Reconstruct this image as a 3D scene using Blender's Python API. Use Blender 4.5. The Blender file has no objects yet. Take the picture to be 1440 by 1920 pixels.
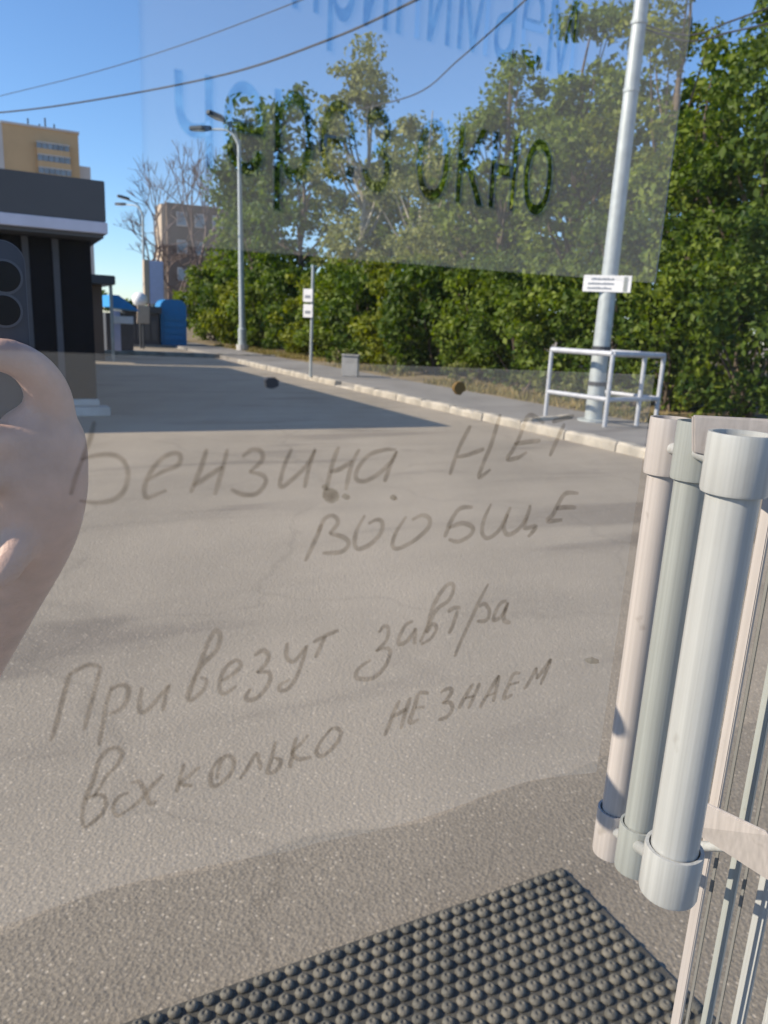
import bpy, bmesh, math, random
from mathutils import Vector, Matrix, Quaternion, noise as mnoise

# ---------------------------------------------------------------- camera, sky, sun, exposure
SC = bpy.context.scene
COL = SC.collection
F, CX, CY, H = 1400.0, 720.0, 960.0, 1.4          # photograph 1440 x 1920
PHI = math.atan(0.05)
PIT = math.atan(348.6 / F)
cp_, sp_ = math.cos(PIT), math.sin(PIT)
c_, s_ = math.cos(PHI), math.sin(PHI)
FWD = Vector((0, cp_, -sp_)); UP0 = Vector((0, sp_, cp_)); X0 = Vector((1, 0, 0))
RIGHT = X0 * c_ + UP0 * s_
UPV = -X0 * s_ + UP0 * c_
cam = bpy.data.cameras.new('camera')
cam.sensor_fit = 'VERTICAL'; cam.sensor_height = 36.0; cam.sensor_width = 27.0
cam.lens = 36.0 * F / 1920.0
cam.clip_start = 0.02; cam.clip_end = 2000
cam.dof.use_dof = True; cam.dof.focus_distance = 0.42; cam.dof.aperture_fstop = 18.0
camo = bpy.data.objects.new('camera', cam); COL.objects.link(camo)
m = Matrix.Identity(4)
for i in range(3):
    m[i][0] = RIGHT[i]; m[i][1] = UPV[i]; m[i][2] = -FWD[i]
m[2][3] = H
camo.matrix_world = m
SC.camera = camo

N = Vector((-0.46042161, 0.88770037, 0)); T = Vector((0.88770037, 0.46042161, 0)); Z = Vector((0, 0, 1))
SUN = (N * 1.21 - T * 4.62).normalized()
EL = math.radians(32)
w = bpy.data.worlds.new('World'); SC.world = w; w.use_nodes = True
nt = w.node_tree; bg = nt.nodes['Background']
sky = nt.nodes.new('ShaderNodeTexSky'); sky.sky_type = 'NISHITA'; sky.sun_disc = False
sky.sun_elevation = EL; sky.sun_rotation = math.atan2(SUN.x, SUN.y) % (2 * math.pi)
sky.air_density = 1.0; sky.dust_density = 0.0; sky.ozone_density = 7.0
nt.links.new(sky.outputs[0], bg.inputs[0]); bg.inputs[1].default_value = 0.13
sl = bpy.data.lights.new('sun', 'SUN'); sl.energy = 5.0; sl.angle = math.radians(0.5); sl.color = (1, 0.88, 0.70)
so = bpy.data.objects.new('sun', sl); COL.objects.link(so)
sd = Vector((SUN.x * math.cos(EL), SUN.y * math.cos(EL), math.sin(EL)))
so.rotation_euler = sd.to_track_quat('Z', 'Y').to_euler(); so.location = sd * 50
SC.view_settings.view_transform = 'Standard'; SC.view_settings.look = 'None'
SC.view_settings.gamma = 1.0; SC.view_settings.exposure = 0.5
SC.cycles.transparent_max_bounces = 24
SC.cycles.volume_bounces = 0

rnd = random.Random(7)

# ---------------------------------------------------------------- pixel -> place
def ray(px, py):
    u = (px - CX) / F; v = -(py - CY) / F
    return RIGHT * u + UPV * v + FWD
def W(a, b, z=0.0): return N * a + T * b + Z * z       # street frame: a along the street, b across it
def gnd(px, py, z=0.0):
    d = ray(px, py); p = d * ((z - H) / d.z); p.z = z; return p
def ata(px, py, a):                                    # on the vertical plane at distance a
    d = ray(px, py); p = d * (a / d.dot(N)); p.z += H; return p
def atb(px, py, b):
    d = ray(px, py); p = d * (b / d.dot(T)); p.z += H; return p
def ab(p): return p.dot(N), p.dot(T)
def depth(px, py, a):
    d = ray(px, py); return a / d.dot(N)

# ---------------------------------------------------------------- materials
def newmat(name):
    mt = bpy.data.materials.new(name); mt.use_nodes = True
    return mt, mt.node_tree.nodes, mt.node_tree.links, mt.node_tree.nodes['Principled BSDF']
def pmat(name, col, rough=0.6, metal=0.0, var=0.12, scale=6.0, bump=0.0, bscale=40.0, spec=0.4):
    mt, n, l, p = newmat(name)
    tc = n.new('ShaderNodeTexCoord'); nz = n.new('ShaderNodeTexNoise')
    nz.inputs['Scale'].default_value = scale; nz.inputs['Detail'].default_value = 6
    l.new(tc.outputs['Object'], nz.inputs['Vector'])
    cr = n.new('ShaderNodeValToRGB')
    cr.color_ramp.elements[0].position = 0.3; cr.color_ramp.elements[1].position = 0.7
    cr.color_ramp.elements[0].color = tuple(c * (1 - var) for c in col) + (1,)
    cr.color_ramp.elements[1].color = tuple(min(1, c * (1 + var)) for c in col) + (1,)
    l.new(nz.outputs['Fac'], cr.inputs['Fac']); l.new(cr.outputs['Color'], p.inputs['Base Color'])
    p.inputs['Roughness'].default_value = rough; p.inputs['Metallic'].default_value = metal
    p.inputs['Specular IOR Level'].default_value = spec
    if bump:
        n2 = n.new('ShaderNodeTexNoise'); n2.inputs['Scale'].default_value = bscale; n2.inputs['Detail'].default_value = 5
        l.new(tc.outputs['Object'], n2.inputs['Vector'])
        bp = n.new('ShaderNodeBump'); bp.inputs['Strength'].default_value = bump; bp.inputs['Distance'].default_value = 0.01
        l.new(n2.outputs['Fac'], bp.inputs['Height']); l.new(bp.outputs['Normal'], p.inputs['Normal'])
    return mt
def randomise(mt, dust, amount):
    n, l = mt.node_tree.nodes, mt.node_tree.links; p = n['Principled BSDF']
    src = p.inputs['Base Color'].links[0].from_socket
    oi = n.new('ShaderNodeObjectInfo'); ge = n.new('ShaderNodeNewGeometry'); nz = n.new('ShaderNodeTexNoise')
    nz.inputs['Scale'].default_value = 7.0; nz.inputs['Detail'].default_value = 6; l.new(ge.outputs['Position'], nz.inputs['Vector'])
    ma = n.new('ShaderNodeMath'); ma.operation = 'MULTIPLY_ADD'; ma.inputs[1].default_value = 0.5; l.new(oi.outputs['Random'], ma.inputs[0]); l.new(nz.outputs['Fac'], ma.inputs[2])
    cr = n.new('ShaderNodeMapRange'); cr.inputs[1].default_value = 0.45; cr.inputs[2].default_value = 1.05; cr.inputs[4].default_value = amount
    l.new(ma.outputs[0], cr.inputs[0])
    mx = n.new('ShaderNodeMix'); mx.data_type = 'RGBA'; l.new(cr.outputs[0], mx.inputs['Factor']); l.new(src, mx.inputs[6]); mx.inputs[7].default_value = dust + (1,)
    l.new(mx.outputs[2], p.inputs['Base Color'])
def streaky(mt, amount):                                   # fine lengthwise drawing marks of extruded plastic
    n, l = mt.node_tree.nodes, mt.node_tree.links; p = n['Principled BSDF']
    src = p.inputs['Base Color'].links[0].from_socket
    ge = n.new('ShaderNodeNewGeometry'); mp = n.new('ShaderNodeMapping'); mp.inputs['Scale'].default_value = (420, 420, 2.5)
    l.new(ge.outputs['Position'], mp.inputs['Vector'])
    nz = n.new('ShaderNodeTexNoise'); nz.inputs['Scale'].default_value = 1.0; nz.inputs['Detail'].default_value = 4; l.new(mp.outputs[0], nz.inputs['Vector'])
    n2 = n.new('ShaderNodeTexNoise'); n2.inputs['Scale'].default_value = 55; n2.inputs['Detail'].default_value = 5; l.new(ge.outputs['Position'], n2.inputs['Vector'])
    r2 = n.new('ShaderNodeMapRange'); r2.inputs[1].default_value = 0.66; r2.inputs[2].default_value = 0.78; r2.inputs[4].default_value = 0.5
    l.new(n2.outputs['Fac'], r2.inputs[0])
    mr = n.new('ShaderNodeMapRange'); mr.inputs[1].default_value = 0.3; mr.inputs[2].default_value = 0.7; mr.inputs[3].default_value = 1 - amount; mr.inputs[4].default_value = 1 + amount * .5
    l.new(nz.outputs['Fac'], mr.inputs[0])
    mx = n.new('ShaderNodeMix'); mx.data_type = 'RGBA'; mx.blend_type = 'MULTIPLY'; mx.inputs['Factor'].default_value = 1.0
    l.new(src, mx.inputs[6]); l.new(mr.outputs[0], mx.inputs[7])
    m2_ = n.new('ShaderNodeMix'); m2_.data_type = 'RGBA'; l.new(r2.outputs[0], m2_.inputs['Factor']); l.new(mx.outputs[2], m2_.inputs[6]); m2_.inputs[7].default_value = (.16, .14, .11, 1)
    l.new(m2_.outputs[2], p.inputs['Base Color']); p.inputs['Roughness'].default_value = 0.28
def asphalt(name, col, speck, dirt=0.22):
    mt, n, l, p = newmat(name)
    tc = n.new('ShaderNodeTexCoord')
    big = n.new('ShaderNodeTexNoise'); big.inputs['Scale'].default_value = 0.55; big.inputs['Detail'].default_value = 7; big.inputs['Roughness'].default_value = 0.6
    mp = n.new('ShaderNodeMapping'); mp.inputs['Rotation'].default_value = (0, 0, math.radians(62)); mp.inputs['Scale'].default_value = (1.0, 0.35, 1)
    l.new(tc.outputs['Object'], mp.inputs['Vector']); l.new(mp.outputs[0], big.inputs['Vector'])
    r1 = n.new('ShaderNodeValToRGB'); r1.color_ramp.elements[0].position = 0.3; r1.color_ramp.elements[1].position = 0.72
    r1.color_ramp.elements[0].color = tuple(c * (1 - dirt) for c in col) + (1,)
    r1.color_ramp.elements[1].color = tuple(c * (1 + dirt) for c in col) + (1,)
    l.new(big.outputs['Fac'], r1.inputs['Fac'])
    ro = n.new('ShaderNodeMapping'); ro.inputs['Rotation'].default_value = (0, 0, math.radians(-27.4)); l.new(tc.outputs['Object'], ro.inputs['Vector'])
    st = n.new('ShaderNodeMapping'); st.inputs['Scale'].default_value = (0.22, 1.0, 1); l.new(ro.outputs[0], st.inputs['Vector'])
    sn = n.new('ShaderNodeTexNoise'); sn.inputs['Scale'].default_value = 1.7; sn.inputs['Detail'].default_value = 8; sn.inputs['Distortion'].default_value = 0.6
    l.new(st.outputs[0], sn.inputs['Vector'])
    sr = n.new('ShaderNodeValToRGB'); e = sr.color_ramp.elements
    e[0].position = 0.42; e[0].color = (1, 1, 1, 1); e[1].position = 0.62; e[1].color = (1.12, 1.12, 1.12, 1)
    e2 = e.new(0.335); e2.color = (0.70, 0.69, 0.70, 1)
    l.new(sn.outputs['Fac'], sr.inputs['Fac'])
    sm_ = n.new('ShaderNodeMix'); sm_.data_type = 'RGBA'; sm_.blend_type = 'MULTIPLY'; sm_.inputs['Factor'].default_value = 0.9
    l.new(r1.outputs['Color'], sm_.inputs[6]); l.new(sr.outputs['Color'], sm_.inputs[7])
    fine = n.new('ShaderNodeTexNoise'); fine.inputs['Scale'].default_value = 150; fine.inputs['Detail'].default_value = 3
    l.new(tc.outputs['Object'], fine.inputs['Vector'])
    mx = n.new('ShaderNodeMix'); mx.data_type = 'RGBA'; mx.blend_type = 'OVERLAY'; mx.inputs['Factor'].default_value = 0.55
    wv = n.new('ShaderNodeTexNoise'); wv.inputs['Scale'].default_value = 1.3; wv.inputs['Detail'].default_value = 5; l.new(tc.outputs['Object'], wv.inputs['Vector'])
    vm = n.new('ShaderNodeVectorMath'); vm.operation = 'MULTIPLY_ADD'; vm.inputs[1].default_value = (0.9, 0.9, 0); l.new(wv.outputs['Color'], vm.inputs[0]); l.new(tc.outputs['Object'], vm.inputs[2])
    ck = n.new('ShaderNodeTexVoronoi'); ck.feature = 'DISTANCE_TO_EDGE'; ck.inputs['Scale'].default_value = 0.42; l.new(vm.outputs[0], ck.inputs['Vector'])
    cm = n.new('ShaderNodeMapRange'); cm.inputs[1].default_value = 0.0; cm.inputs[2].default_value = 0.010; cm.inputs[3].default_value = 0.86; cm.inputs[4].default_value = 1.0
    l.new(ck.outputs['Distance'], cm.inputs[0])
    on = n.new('ShaderNodeTexNoise'); on.inputs['Scale'].default_value = 0.9; on.inputs['Detail'].default_value = 9; on.inputs['Roughness'].default_value = 0.65; l.new(tc.outputs['Object'], on.inputs['Vector'])
    om = n.new('ShaderNodeMapRange'); om.inputs[1].default_value = 0.60; om.inputs[2].default_value = 0.74; om.inputs[3].default_value = 1.0; om.inputs[4].default_value = 0.72; l.new(on.outputs['Fac'], om.inputs[0])
    pm_ = n.new('ShaderNodeMath'); pm_.operation = 'MULTIPLY'; l.new(cm.outputs[0], pm_.inputs[0]); l.new(om.outputs[0], pm_.inputs[1])
    sm2_ = n.new('ShaderNodeMix'); sm2_.data_type = 'RGBA'; sm2_.blend_type = 'MULTIPLY'; sm2_.inputs['Factor'].default_value = 1.0
    l.new(sm_.outputs[2], sm2_.inputs[6]); l.new(pm_.outputs[0], sm2_.inputs[7])
    l.new(sm2_.outputs[2], mx.inputs[6]); l.new(fine.outputs['Fac'], mx.inputs[7])
    vo = n.new('ShaderNodeTexVoronoi'); vo.inputs['Scale'].default_value = 85; vo.inputs['Randomness'].default_value = 1
    l.new(tc.outputs['Object'], vo.inputs['Vector'])
    lt = n.new('ShaderNodeSeparateColor'); l.new(vo.outputs['Color'], lt.inputs[0])
    r2 = n.new('ShaderNodeValToRGB'); r2.color_ramp.elements[0].position = 0.80; r2.color_ramp.elements[1].position = 0.95
    l.new(lt.outputs[0], r2.inputs['Fac'])
    r3 = n.new('ShaderNodeValToRGB'); r3.color_ramp.elements[0].position = 0.25; r3.color_ramp.elements[1].position = 0.42
    r3.color_ramp.elements[0].color = (1, 1, 1, 1); r3.color_ramp.elements[1].color = (0, 0, 0, 1)
    l.new(vo.outputs['Distance'], r3.inputs['Fac'])
    mu = n.new('ShaderNodeMath'); mu.operation = 'MULTIPLY'; l.new(r2.outputs[0], mu.inputs[0]); l.new(r3.outputs[0], mu.inputs[1])
    mu2 = n.new('ShaderNodeMath'); mu2.operation = 'MULTIPLY'; l.new(mu.outputs[0], mu2.inputs[0]); mu2.inputs[1].default_value = speck
    m3 = n.new('ShaderNodeMix'); m3.data_type = 'RGBA'; l.new(mu2.outputs[0], m3.inputs['Factor'])
    l.new(mx.outputs[2], m3.inputs[6]); m3.inputs[7].default_value = tuple(min(1, c * 1.9) for c in col) + (1,)
    l.new(m3.outputs[2], p.inputs['Base Color'])
    p.inputs['Roughness'].default_value = 0.85; p.inputs['Specular IOR Level'].default_value = 0.25
    ad = n.new('ShaderNodeMath'); ad.operation = 'ADD'; l.new(vo.outputs['Distance'], ad.inputs[0]); l.new(fine.outputs['Fac'], ad.inputs[1])
    bp = n.new('ShaderNodeBump'); bp.inputs['Strength'].default_value = 0.55; bp.inputs['Distance'].default_value = 0.004
    l.new(ad.outputs[0], bp.inputs['Height']); l.new(bp.outputs['Normal'], p.inputs['Normal'])
    return mt
def leafmat(name, col, col2, trans=0.35):
    mt, n, l, p = newmat(name)
    tc = n.new('ShaderNodeTexCoord'); nz = n.new('ShaderNodeTexNoise'); nz.inputs['Scale'].default_value = 0.9; nz.inputs['Detail'].default_value = 3
    l.new(tc.outputs['Object'], nz.inputs['Vector'])
    ge = n.new('ShaderNodeNewGeometry')
    ad = n.new('ShaderNodeMath'); ad.operation = 'MULTIPLY_ADD'; ad.inputs[1].default_value = 0.45
    l.new(ge.outputs['Random Per Island'], ad.inputs[0]); l.new(nz.outputs['Fac'], ad.inputs[2])
    cr = n.new('ShaderNodeValToRGB'); cr.color_ramp.elements[0].position = 0.45; cr.color_ramp.elements[1].position = 1.0
    cr.color_ramp.elements[0].color = col + (1,); cr.color_ramp.elements[1].color = col2 + (1,)
    l.new(ad.outputs[0], cr.inputs['Fac'])
    l.new(cr.outputs[0], p.inputs['Base Color']); p.inputs['Roughness'].default_value = 0.55; p.inputs['Specular IOR Level'].default_value = 0.25
    tr = n.new('ShaderNodeBsdfTranslucent')
    hs = n.new('ShaderNodeHueSaturation'); hs.inputs['Saturation'].default_value = 1.15; hs.inputs['Value'].default_value = 1.5
    l.new(cr.outputs[0], hs.inputs['Color']); l.new(hs.outputs[0], tr.inputs['Color'])
    mx = n.new('ShaderNodeMixShader'); mx.inputs[0].default_value = trans
    l.new(p.outputs[0], mx.inputs[1]); l.new(tr.outputs[0], mx.inputs[2])
    l.new(mx.outputs[0], n['Material Output'].inputs['Surface'])
    return mt
def volmat(name, col, dens, aniso=0.0):
    mt = bpy.data.materials.new(name); mt.use_nodes = True
    n, l = mt.node_tree.nodes, mt.node_tree.links
    n.remove(n['Principled BSDF'])
    v = n.new('ShaderNodeVolumePrincipled'); v.inputs['Color'].default_value = col + (1,)
    v.inputs['Density'].default_value = dens; v.inputs['Anisotropy'].default_value = aniso
    l.new(v.outputs[0], n['Material Output'].inputs['Volume'])
    return mt
def inkmat(name, col):
    mt = bpy.data.materials.new(name); mt.use_nodes = True
    n, l = mt.node_tree.nodes, mt.node_tree.links
    n.remove(n['Principled BSDF'])
    tc = n.new('ShaderNodeTexCoord'); nz = n.new('ShaderNodeTexNoise'); nz.inputs['Scale'].default_value = 260; nz.inputs['Detail'].default_value = 4
    l.new(tc.outputs['Object'], nz.inputs['Vector'])
    cr = n.new('ShaderNodeValToRGB'); cr.color_ramp.elements[0].position = 0.3; cr.color_ramp.elements[1].position = 0.7
    cr.color_ramp.elements[0].color = tuple(c * 0.82 for c in col) + (1,); cr.color_ramp.elements[1].color = tuple(min(.93, c * 1.2) for c in col) + (1,)
    l.new(nz.outputs['Fac'], cr.inputs['Fac'])
    t = n.new('ShaderNodeBsdfTransparent'); l.new(cr.outputs[0], t.inputs['Color'])
    l.new(t.outputs[0], n['Material Output'].inputs['Surface'])
    return mt

M = {}
M['asphalt'] = asphalt('asphalt_road', (0.268, 0.232, 0.184), 0.9)
M['apron'] = asphalt('asphalt_apron', (0.212, 0.186, 0.149), 1.0, 0.17)
M['path'] = asphalt('asphalt_path', (0.21, 0.20, 0.19), 0.3)
M['soil'] = pmat('verge_soil', (0.19, 0.145, 0.08), 0.95, var=0.35, scale=1.6, bump=0.5, bscale=20)
M['kerb'] = pmat('kerb_concrete', (0.36, 0.33, 0.28), 0.85, var=0.5, scale=2.6, bump=0.5, bscale=25)
M['concrete'] = pmat('pale_concrete', (0.45, 0.44, 0.42), 0.8, var=0.15, scale=4)
M['galv'] = pmat('galvanised_steel', (0.38, 0.42, 0.43), 0.5, 0.25, var=0.12, scale=8)
M['railp'] = pmat('silver_paint', (0.44, 0.46, 0.50), 0.45, 0.2, var=0.12, scale=9)
M['darkmetal'] = pmat('dark_metal', (0.06, 0.062, 0.07), 0.45, 0.3)
M['kiosk'] = pmat('kiosk_cladding', (0.085, 0.083, 0.086), 0.6, var=0.06, scale=1.5)
M['kioskdark'] = pmat('kiosk_glass_dark', (0.005, 0.005, 0.008), 0.5, var=0.2, spec=.08)
M['kioskgrey'] = pmat('kiosk_frame', (0.06, 0.06, 0.072), 0.5)
M['band'] = pmat('white_band', (0.62, 0.60, 0.68), 0.55, var=0.05)
M['white'] = pmat('white_paint', (0.78, 0.78, 0.78), 0.45, var=0.05)
M['signmark'] = pmat('sign_lettering', (0.25, 0.27, 0.31), 0.6)
M['blue'] = pmat('blue_plastic', (0.012, 0.165, 0.40), 0.45, var=0.08)
M['bluelight'] = pmat('blue_awning', (0.02, 0.26, 0.62), 0.55, var=0.08)
M['lilac'] = pmat('pylon_panel', (0.47, 0.50, 0.68), 0.6, var=0.05)
M['tan'] = pmat('tan_render', (0.60, 0.385, 0.205), 0.85, var=0.06, scale=0.3)
M['tanpale'] = pmat('pale_render', (0.6, 0.52, 0.47), 0.85, var=0.06, scale=0.3)
M['brick'] = pmat('brown_brick', (0.17, 0.125, 0.10), 0.9, var=0.15, scale=0.4)
M['cream'] = pmat('cream_render', (0.42, 0.34, 0.26), 0.85, var=0.05)
M['glassfar'] = pmat('far_window_glass', (0.24, 0.27, 0.30), 0.15, var=0.25, scale=0.6)
M['rubber'] = pmat('mat_rubber', (0.042, 0.042, 0.039), 0.7, var=0.25, scale=20, bump=0.25, bscale=160)
M['stud'] = pmat('stud_rubber', (0.085, 0.083, 0.073), 0.55, var=0.4, scale=60, bump=0.3, bscale=300, spec=0.3)
randomise(M['stud'], (0.17, 0.155, 0.125), 0.75); randomise(M['rubber'], (0.12, 0.108, 0.085), 0.6)
M['bark'] = pmat('bark', (0.11, 0.085, 0.065), 0.9, var=0.35, scale=5, bump=0.4, bscale=20)
M['barkpale'] = pmat('pale_bark', (0.34, 0.31, 0.25), 0.85, var=0.35, scale=4)
M['twig'] = pmat('bare_twig', (0.16, 0.12, 0.11), 0.9, var=0.2)
M['cable'] = pmat('cable_black', (0.035, 0.035, 0.04), 0.6)
M['skin'] = pmat('skin', (0.46, 0.30, 0.245), 0.5, var=0.16, scale=45, bump=0.13, bscale=300)
M['shirt'] = pmat('navy_shirt', (0.03, 0.035, 0.055), 0.9, var=0.2)
M['trousers'] = pmat('dark_trousers', (0.04, 0.045, 0.06), 0.9, var=0.2)
M['hair'] = pmat('brown_hair', (0.05, 0.03, 0.02), 0.6, var=0.3, scale=40)
M['phone'] = pmat('phone_body', (0.045, 0.05, 0.072), 0.35, 0.3, var=0.05)
M['phonerim'] = pmat('phone_rim', (0.09, 0.095, 0.12), 0.4, 0.6, var=0.05)
M['lens'] = pmat('lens_glass', (0.004, 0.004, 0.007), 0.3, var=0.1, spec=.15)
M['pvc'] = pmat('white_pvc', (0.37, 0.38, 0.375), 0.35, var=0.04, scale=14, bump=0.03, bscale=60)
M['reflpink'] = pmat('warm_white_reflection', (0.40, 0.37, 0.355), 0.4, var=0.05, scale=14)  # pink tint of mirrored handle and frame edge put into the colour
M['tintgreen'] = pmat('green_white_tint', (0.31, 0.33, 0.318), 0.4, var=0.05, scale=14)  # green tint of mirrored images put into the colour; also sign marks
for k_ in ('pvc', 'reflpink', 'tintgreen'): streaky(M[k_], 0.16)
gm = M['tintgreen'].copy(); gm.name = 'green_handle_reflection'; M['ghost'] = gm      # half-clear tint imitating the handle's reflected image
gt = gm.node_tree.nodes.new('ShaderNodeBsdfTransparent'); gx = gm.node_tree.nodes.new('ShaderNodeMixShader'); gx.inputs[0].default_value = 0.14
gm.node_tree.links.new(gm.node_tree.nodes['Principled BSDF'].outputs[0], gx.inputs[1]); gm.node_tree.links.new(gt.outputs[0], gx.inputs[2])
gm.node_tree.links.new(gx.outputs[0], gm.node_tree.nodes['Material Output'].inputs['Surface'])
M['gasket'] = pmat('grey_gasket', (0.16, 0.16, 0.155), 0.7)
M['spot'] = pmat('dark_spot', (0.035, 0.035, 0.04), 0.6)
M['rust'] = pmat('rust_spot', (0.14, 0.085, 0.025), 0.8)
M['pane'] = volmat('dusty_glass', (0.93, 0.97, 0.95), 1.0)
M['sheet'] = volmat('thin_paper_film', (0.96, 0.95, 0.91), 320.0)
M['note'] = volmat('note_paper_film', (0.97, 0.94, 0.88), 290.0)
M['ink'] = inkmat('finger_stroke', (0.69, 0.67, 0.64))
M['print'] = inkmat('blue_print', (0.70, 0.82, 0.93))
M['smudge'] = inkmat('smudge', (0.82, 0.79, 0.75))
M['leafA'] = leafmat('leaf_mid_green', (0.050, 0.092, 0.010), (0.19, 0.24, 0.032))
M['leafB'] = leafmat('leaf_dark_green', (0.026, 0.060, 0.010), (0.12, 0.17, 0.022))
M['leafC'] = leafmat('leaf_grey_green', (0.10, 0.125, 0.035), (0.27, 0.28, 0.09))
M['leafD'] = leafmat('leaf_yellow_green', (0.075, 0.11, 0.010), (0.23, 0.25, 0.025))
M['grass'] = leafmat('dry_grass', (0.12, 0.12, 0.03), (0.32, 0.24, 0.09), 0.2)

# ---------------------------------------------------------------- mesh helpers
class MB:
    def __init__(s): s.v = []; s.f = []
    def quad(s, *p):
        k = len(s.v); s.v += [Vector(q) for q in p]; s.f.append(tuple(range(k, k + len(p)))); return s
    def prism(s, base, off):                              # polygon extruded by off
        k = len(s.v); n = len(base); off = Vector(off)
        s.v += [Vector(q) for q in base] + [Vector(q) + off for q in base]
        s.f.append(tuple(range(k + n - 1, k - 1, -1))); s.f.append(tuple(range(k + n, k + 2 * n)))
        for i in range(n):
            j = (i + 1) % n; s.f.append((k + i, k + j, k + n + j, k + n + i))
        return s
    def box(s, a0, a1, b0, b1, z0, z1):                   # in the street frame
        return s.prism([W(a0, b0, z0), W(a0, b1, z0), W(a1, b1, z0), W(a1, b0, z0)], (0, 0, z1 - z0))
    def tube(s, pts, rad, seg=10, cap=True):
        pts = [Vector(p) for p in pts]; n = len(pts)
        if not hasattr(rad, '__len__'): rad = [rad] * n
        k = len(s.v); ref = None
        for i, p in enumerate(pts):
            d = (pts[min(i + 1, n - 1)] - pts[max(i - 1, 0)]).normalized()
            if ref is None: ref = d.orthogonal().normalized()
            x = (ref - d * ref.dot(d))
            x = x.normalized() if x.length > 1e-6 else d.orthogonal().normalized()
            ref = x; y = d.cross(x)
            for j in range(seg):
                t = 2 * math.pi * j / seg
                s.v.append(p + (x * math.cos(t) + y * math.sin(t)) * rad[i])
        for i in range(n - 1):
            for j in range(seg):
                j2 = (j + 1) % seg
                s.f.append((k + i * seg + j, k + i * seg + j2, k + (i + 1) * seg + j2, k + (i + 1) * seg + j))
        if cap:
            s.f.append(tuple(k + j for j in range(seg - 1, -1, -1)))
            s.f.append(tuple(k + (n - 1) * seg + j for j in range(seg)))
        return s
    def lathe(s, c, prof, seg=24, axis=None, closed=False):
        c = Vector(c); ax = Vector(axis).normalized() if axis is not None else Z
        x = ax.orthogonal().normalized(); y = ax.cross(x); k = len(s.v)
        for r, h in prof:
            for j in range(seg):
                t = 2 * math.pi * j / seg
                s.v.append(c + ax * h + (x * math.cos(t) + y * math.sin(t)) * r)
        n = len(prof)
        for i in range(n if closed else n - 1):
            i2 = (i + 1) % n
            for j in range(seg):
                j2 = (j + 1) % seg
                s.f.append((k + i * seg + j, k + i * seg + j2, k + i2 * seg + j2, k + i2 * seg + j))
        if not closed:
            s.f.append(tuple(k + j for j in range(seg - 1, -1, -1)))
            s.f.append(tuple(k + (n - 1) * seg + j for j in range(seg)))
        return s
    def build(s, name, mat, parent=None, smooth=False, bevel=0.0, origin=None):
        me = bpy.data.meshes.new(name)
        o0 = Vector(origin) if origin is not None else Vector((0, 0, 0))
        base = parent.matrix_world.translation if parent is not None else Vector((0, 0, 0))
        if origin is None and parent is None and s.v:
            xs = [q.x for q in s.v]; ys = [q.y for q in s.v]
            o0 = Vector(((min(xs) + max(xs)) / 2, (min(ys) + max(ys)) / 2, min(q.z for q in s.v)))
        elif parent is not None: o0 = world_of(parent)
        me.from_pydata([tuple(q - o0) for q in s.v], [], s.f)
        me.update()
        if smooth:
            me.polygons.foreach_set('use_smooth', [True] * len(me.polygons)); me.set_sharp_from_angle(angle=0.7)
        me.materials.append(mat if not isinstance(mat, str) else M[mat])
        o = bpy.data.objects.new(name, me); COL.objects.link(o)
        if parent is not None: o.parent = parent
        else: o.location = o0
        if bevel:
            bm = bmesh.new(); bm.from_mesh(me)
            bmesh.ops.remove_doubles(bm, verts=bm.verts, dist=1e-6)
            bmesh.ops.recalc_face_normals(bm, faces=bm.faces)
            es = [e for e in bm.edges if len(e.link_faces) == 2 and e.calc_face_angle(0) > 0.6]
            bmesh.ops.bevel(bm, geom=es, offset=bevel, segments=2, affect='EDGES', clamp_overlap=True)
            bm.to_mesh(me); bm.free()
        return o
def outward(o):
    bm = bmesh.new(); bm.from_mesh(o.data); bmesh.ops.remove_doubles(bm, verts=bm.verts, dist=1e-7)
    bmesh.ops.recalc_face_normals(bm, faces=bm.faces)
    if bm.calc_volume(signed=True) < 0: bmesh.ops.reverse_faces(bm, faces=bm.faces)
    bm.to_mesh(o.data); bm.free(); return o
def project(p):
    v = Vector(p) - Vector((0, 0, H)); dz = v.dot(FWD)
    return CX + F * v.dot(RIGHT) / dz, CY - F * v.dot(UPV) / dz
def z_at_row(a, b, row):
    z = 1.0
    lo, hi = 0.0, 2.5
    for _ in range(40):
        z = (lo + hi) / 2
        if project(W(a, b, z))[1] > row: lo = z
        else: hi = z
    return z
def world_of(o):
    p = Vector(o.location)
    while o.parent is not None: o = o.parent; p += Vector(o.location)
    return p
def tag(o, label=None, cat=None, group=None, kind=None):
    if label: o['label'] = label
    if cat: o['category'] = cat
    if group: o['group'] = group
    if kind: o['kind'] = kind
    return o
def thing(name, loc, label, cat, group=None):
    o = bpy.data.objects.new(name, None); COL.objects.link(o); o.location = loc
    o.empty_display_size = 0.2
    return tag(o, label, cat, group)
def dupmesh(src, name, parent, loc, rot=None, scale=None):
    o = bpy.data.objects.new(name, src); COL.objects.link(o); o.parent = parent; o.location = loc
    if rot: o.rotation_euler = rot
    if scale: o.scale = scale
    return o
def catmull(pts, sub=6):
    out = []; n = len(pts)
    if n < 3: return [Vector(p) for p in pts]
    P = [Vector(p) for p in pts]
    for i in range(n - 1):
        p0 = P[max(i - 1, 0)]; p1 = P[i]; p2 = P[i + 1]; p3 = P[min(i + 2, n - 1)]
        for k in range(sub):
            t = k / sub
            out.append(0.5 * ((2 * p1) + (p2 - p0) * t + (2 * p0 - 5 * p1 + 4 * p2 - p3) * t * t + (3 * p1 - p0 - 3 * p2 + p3) * t ** 3))
    out.append(P[-1]); return out

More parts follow.
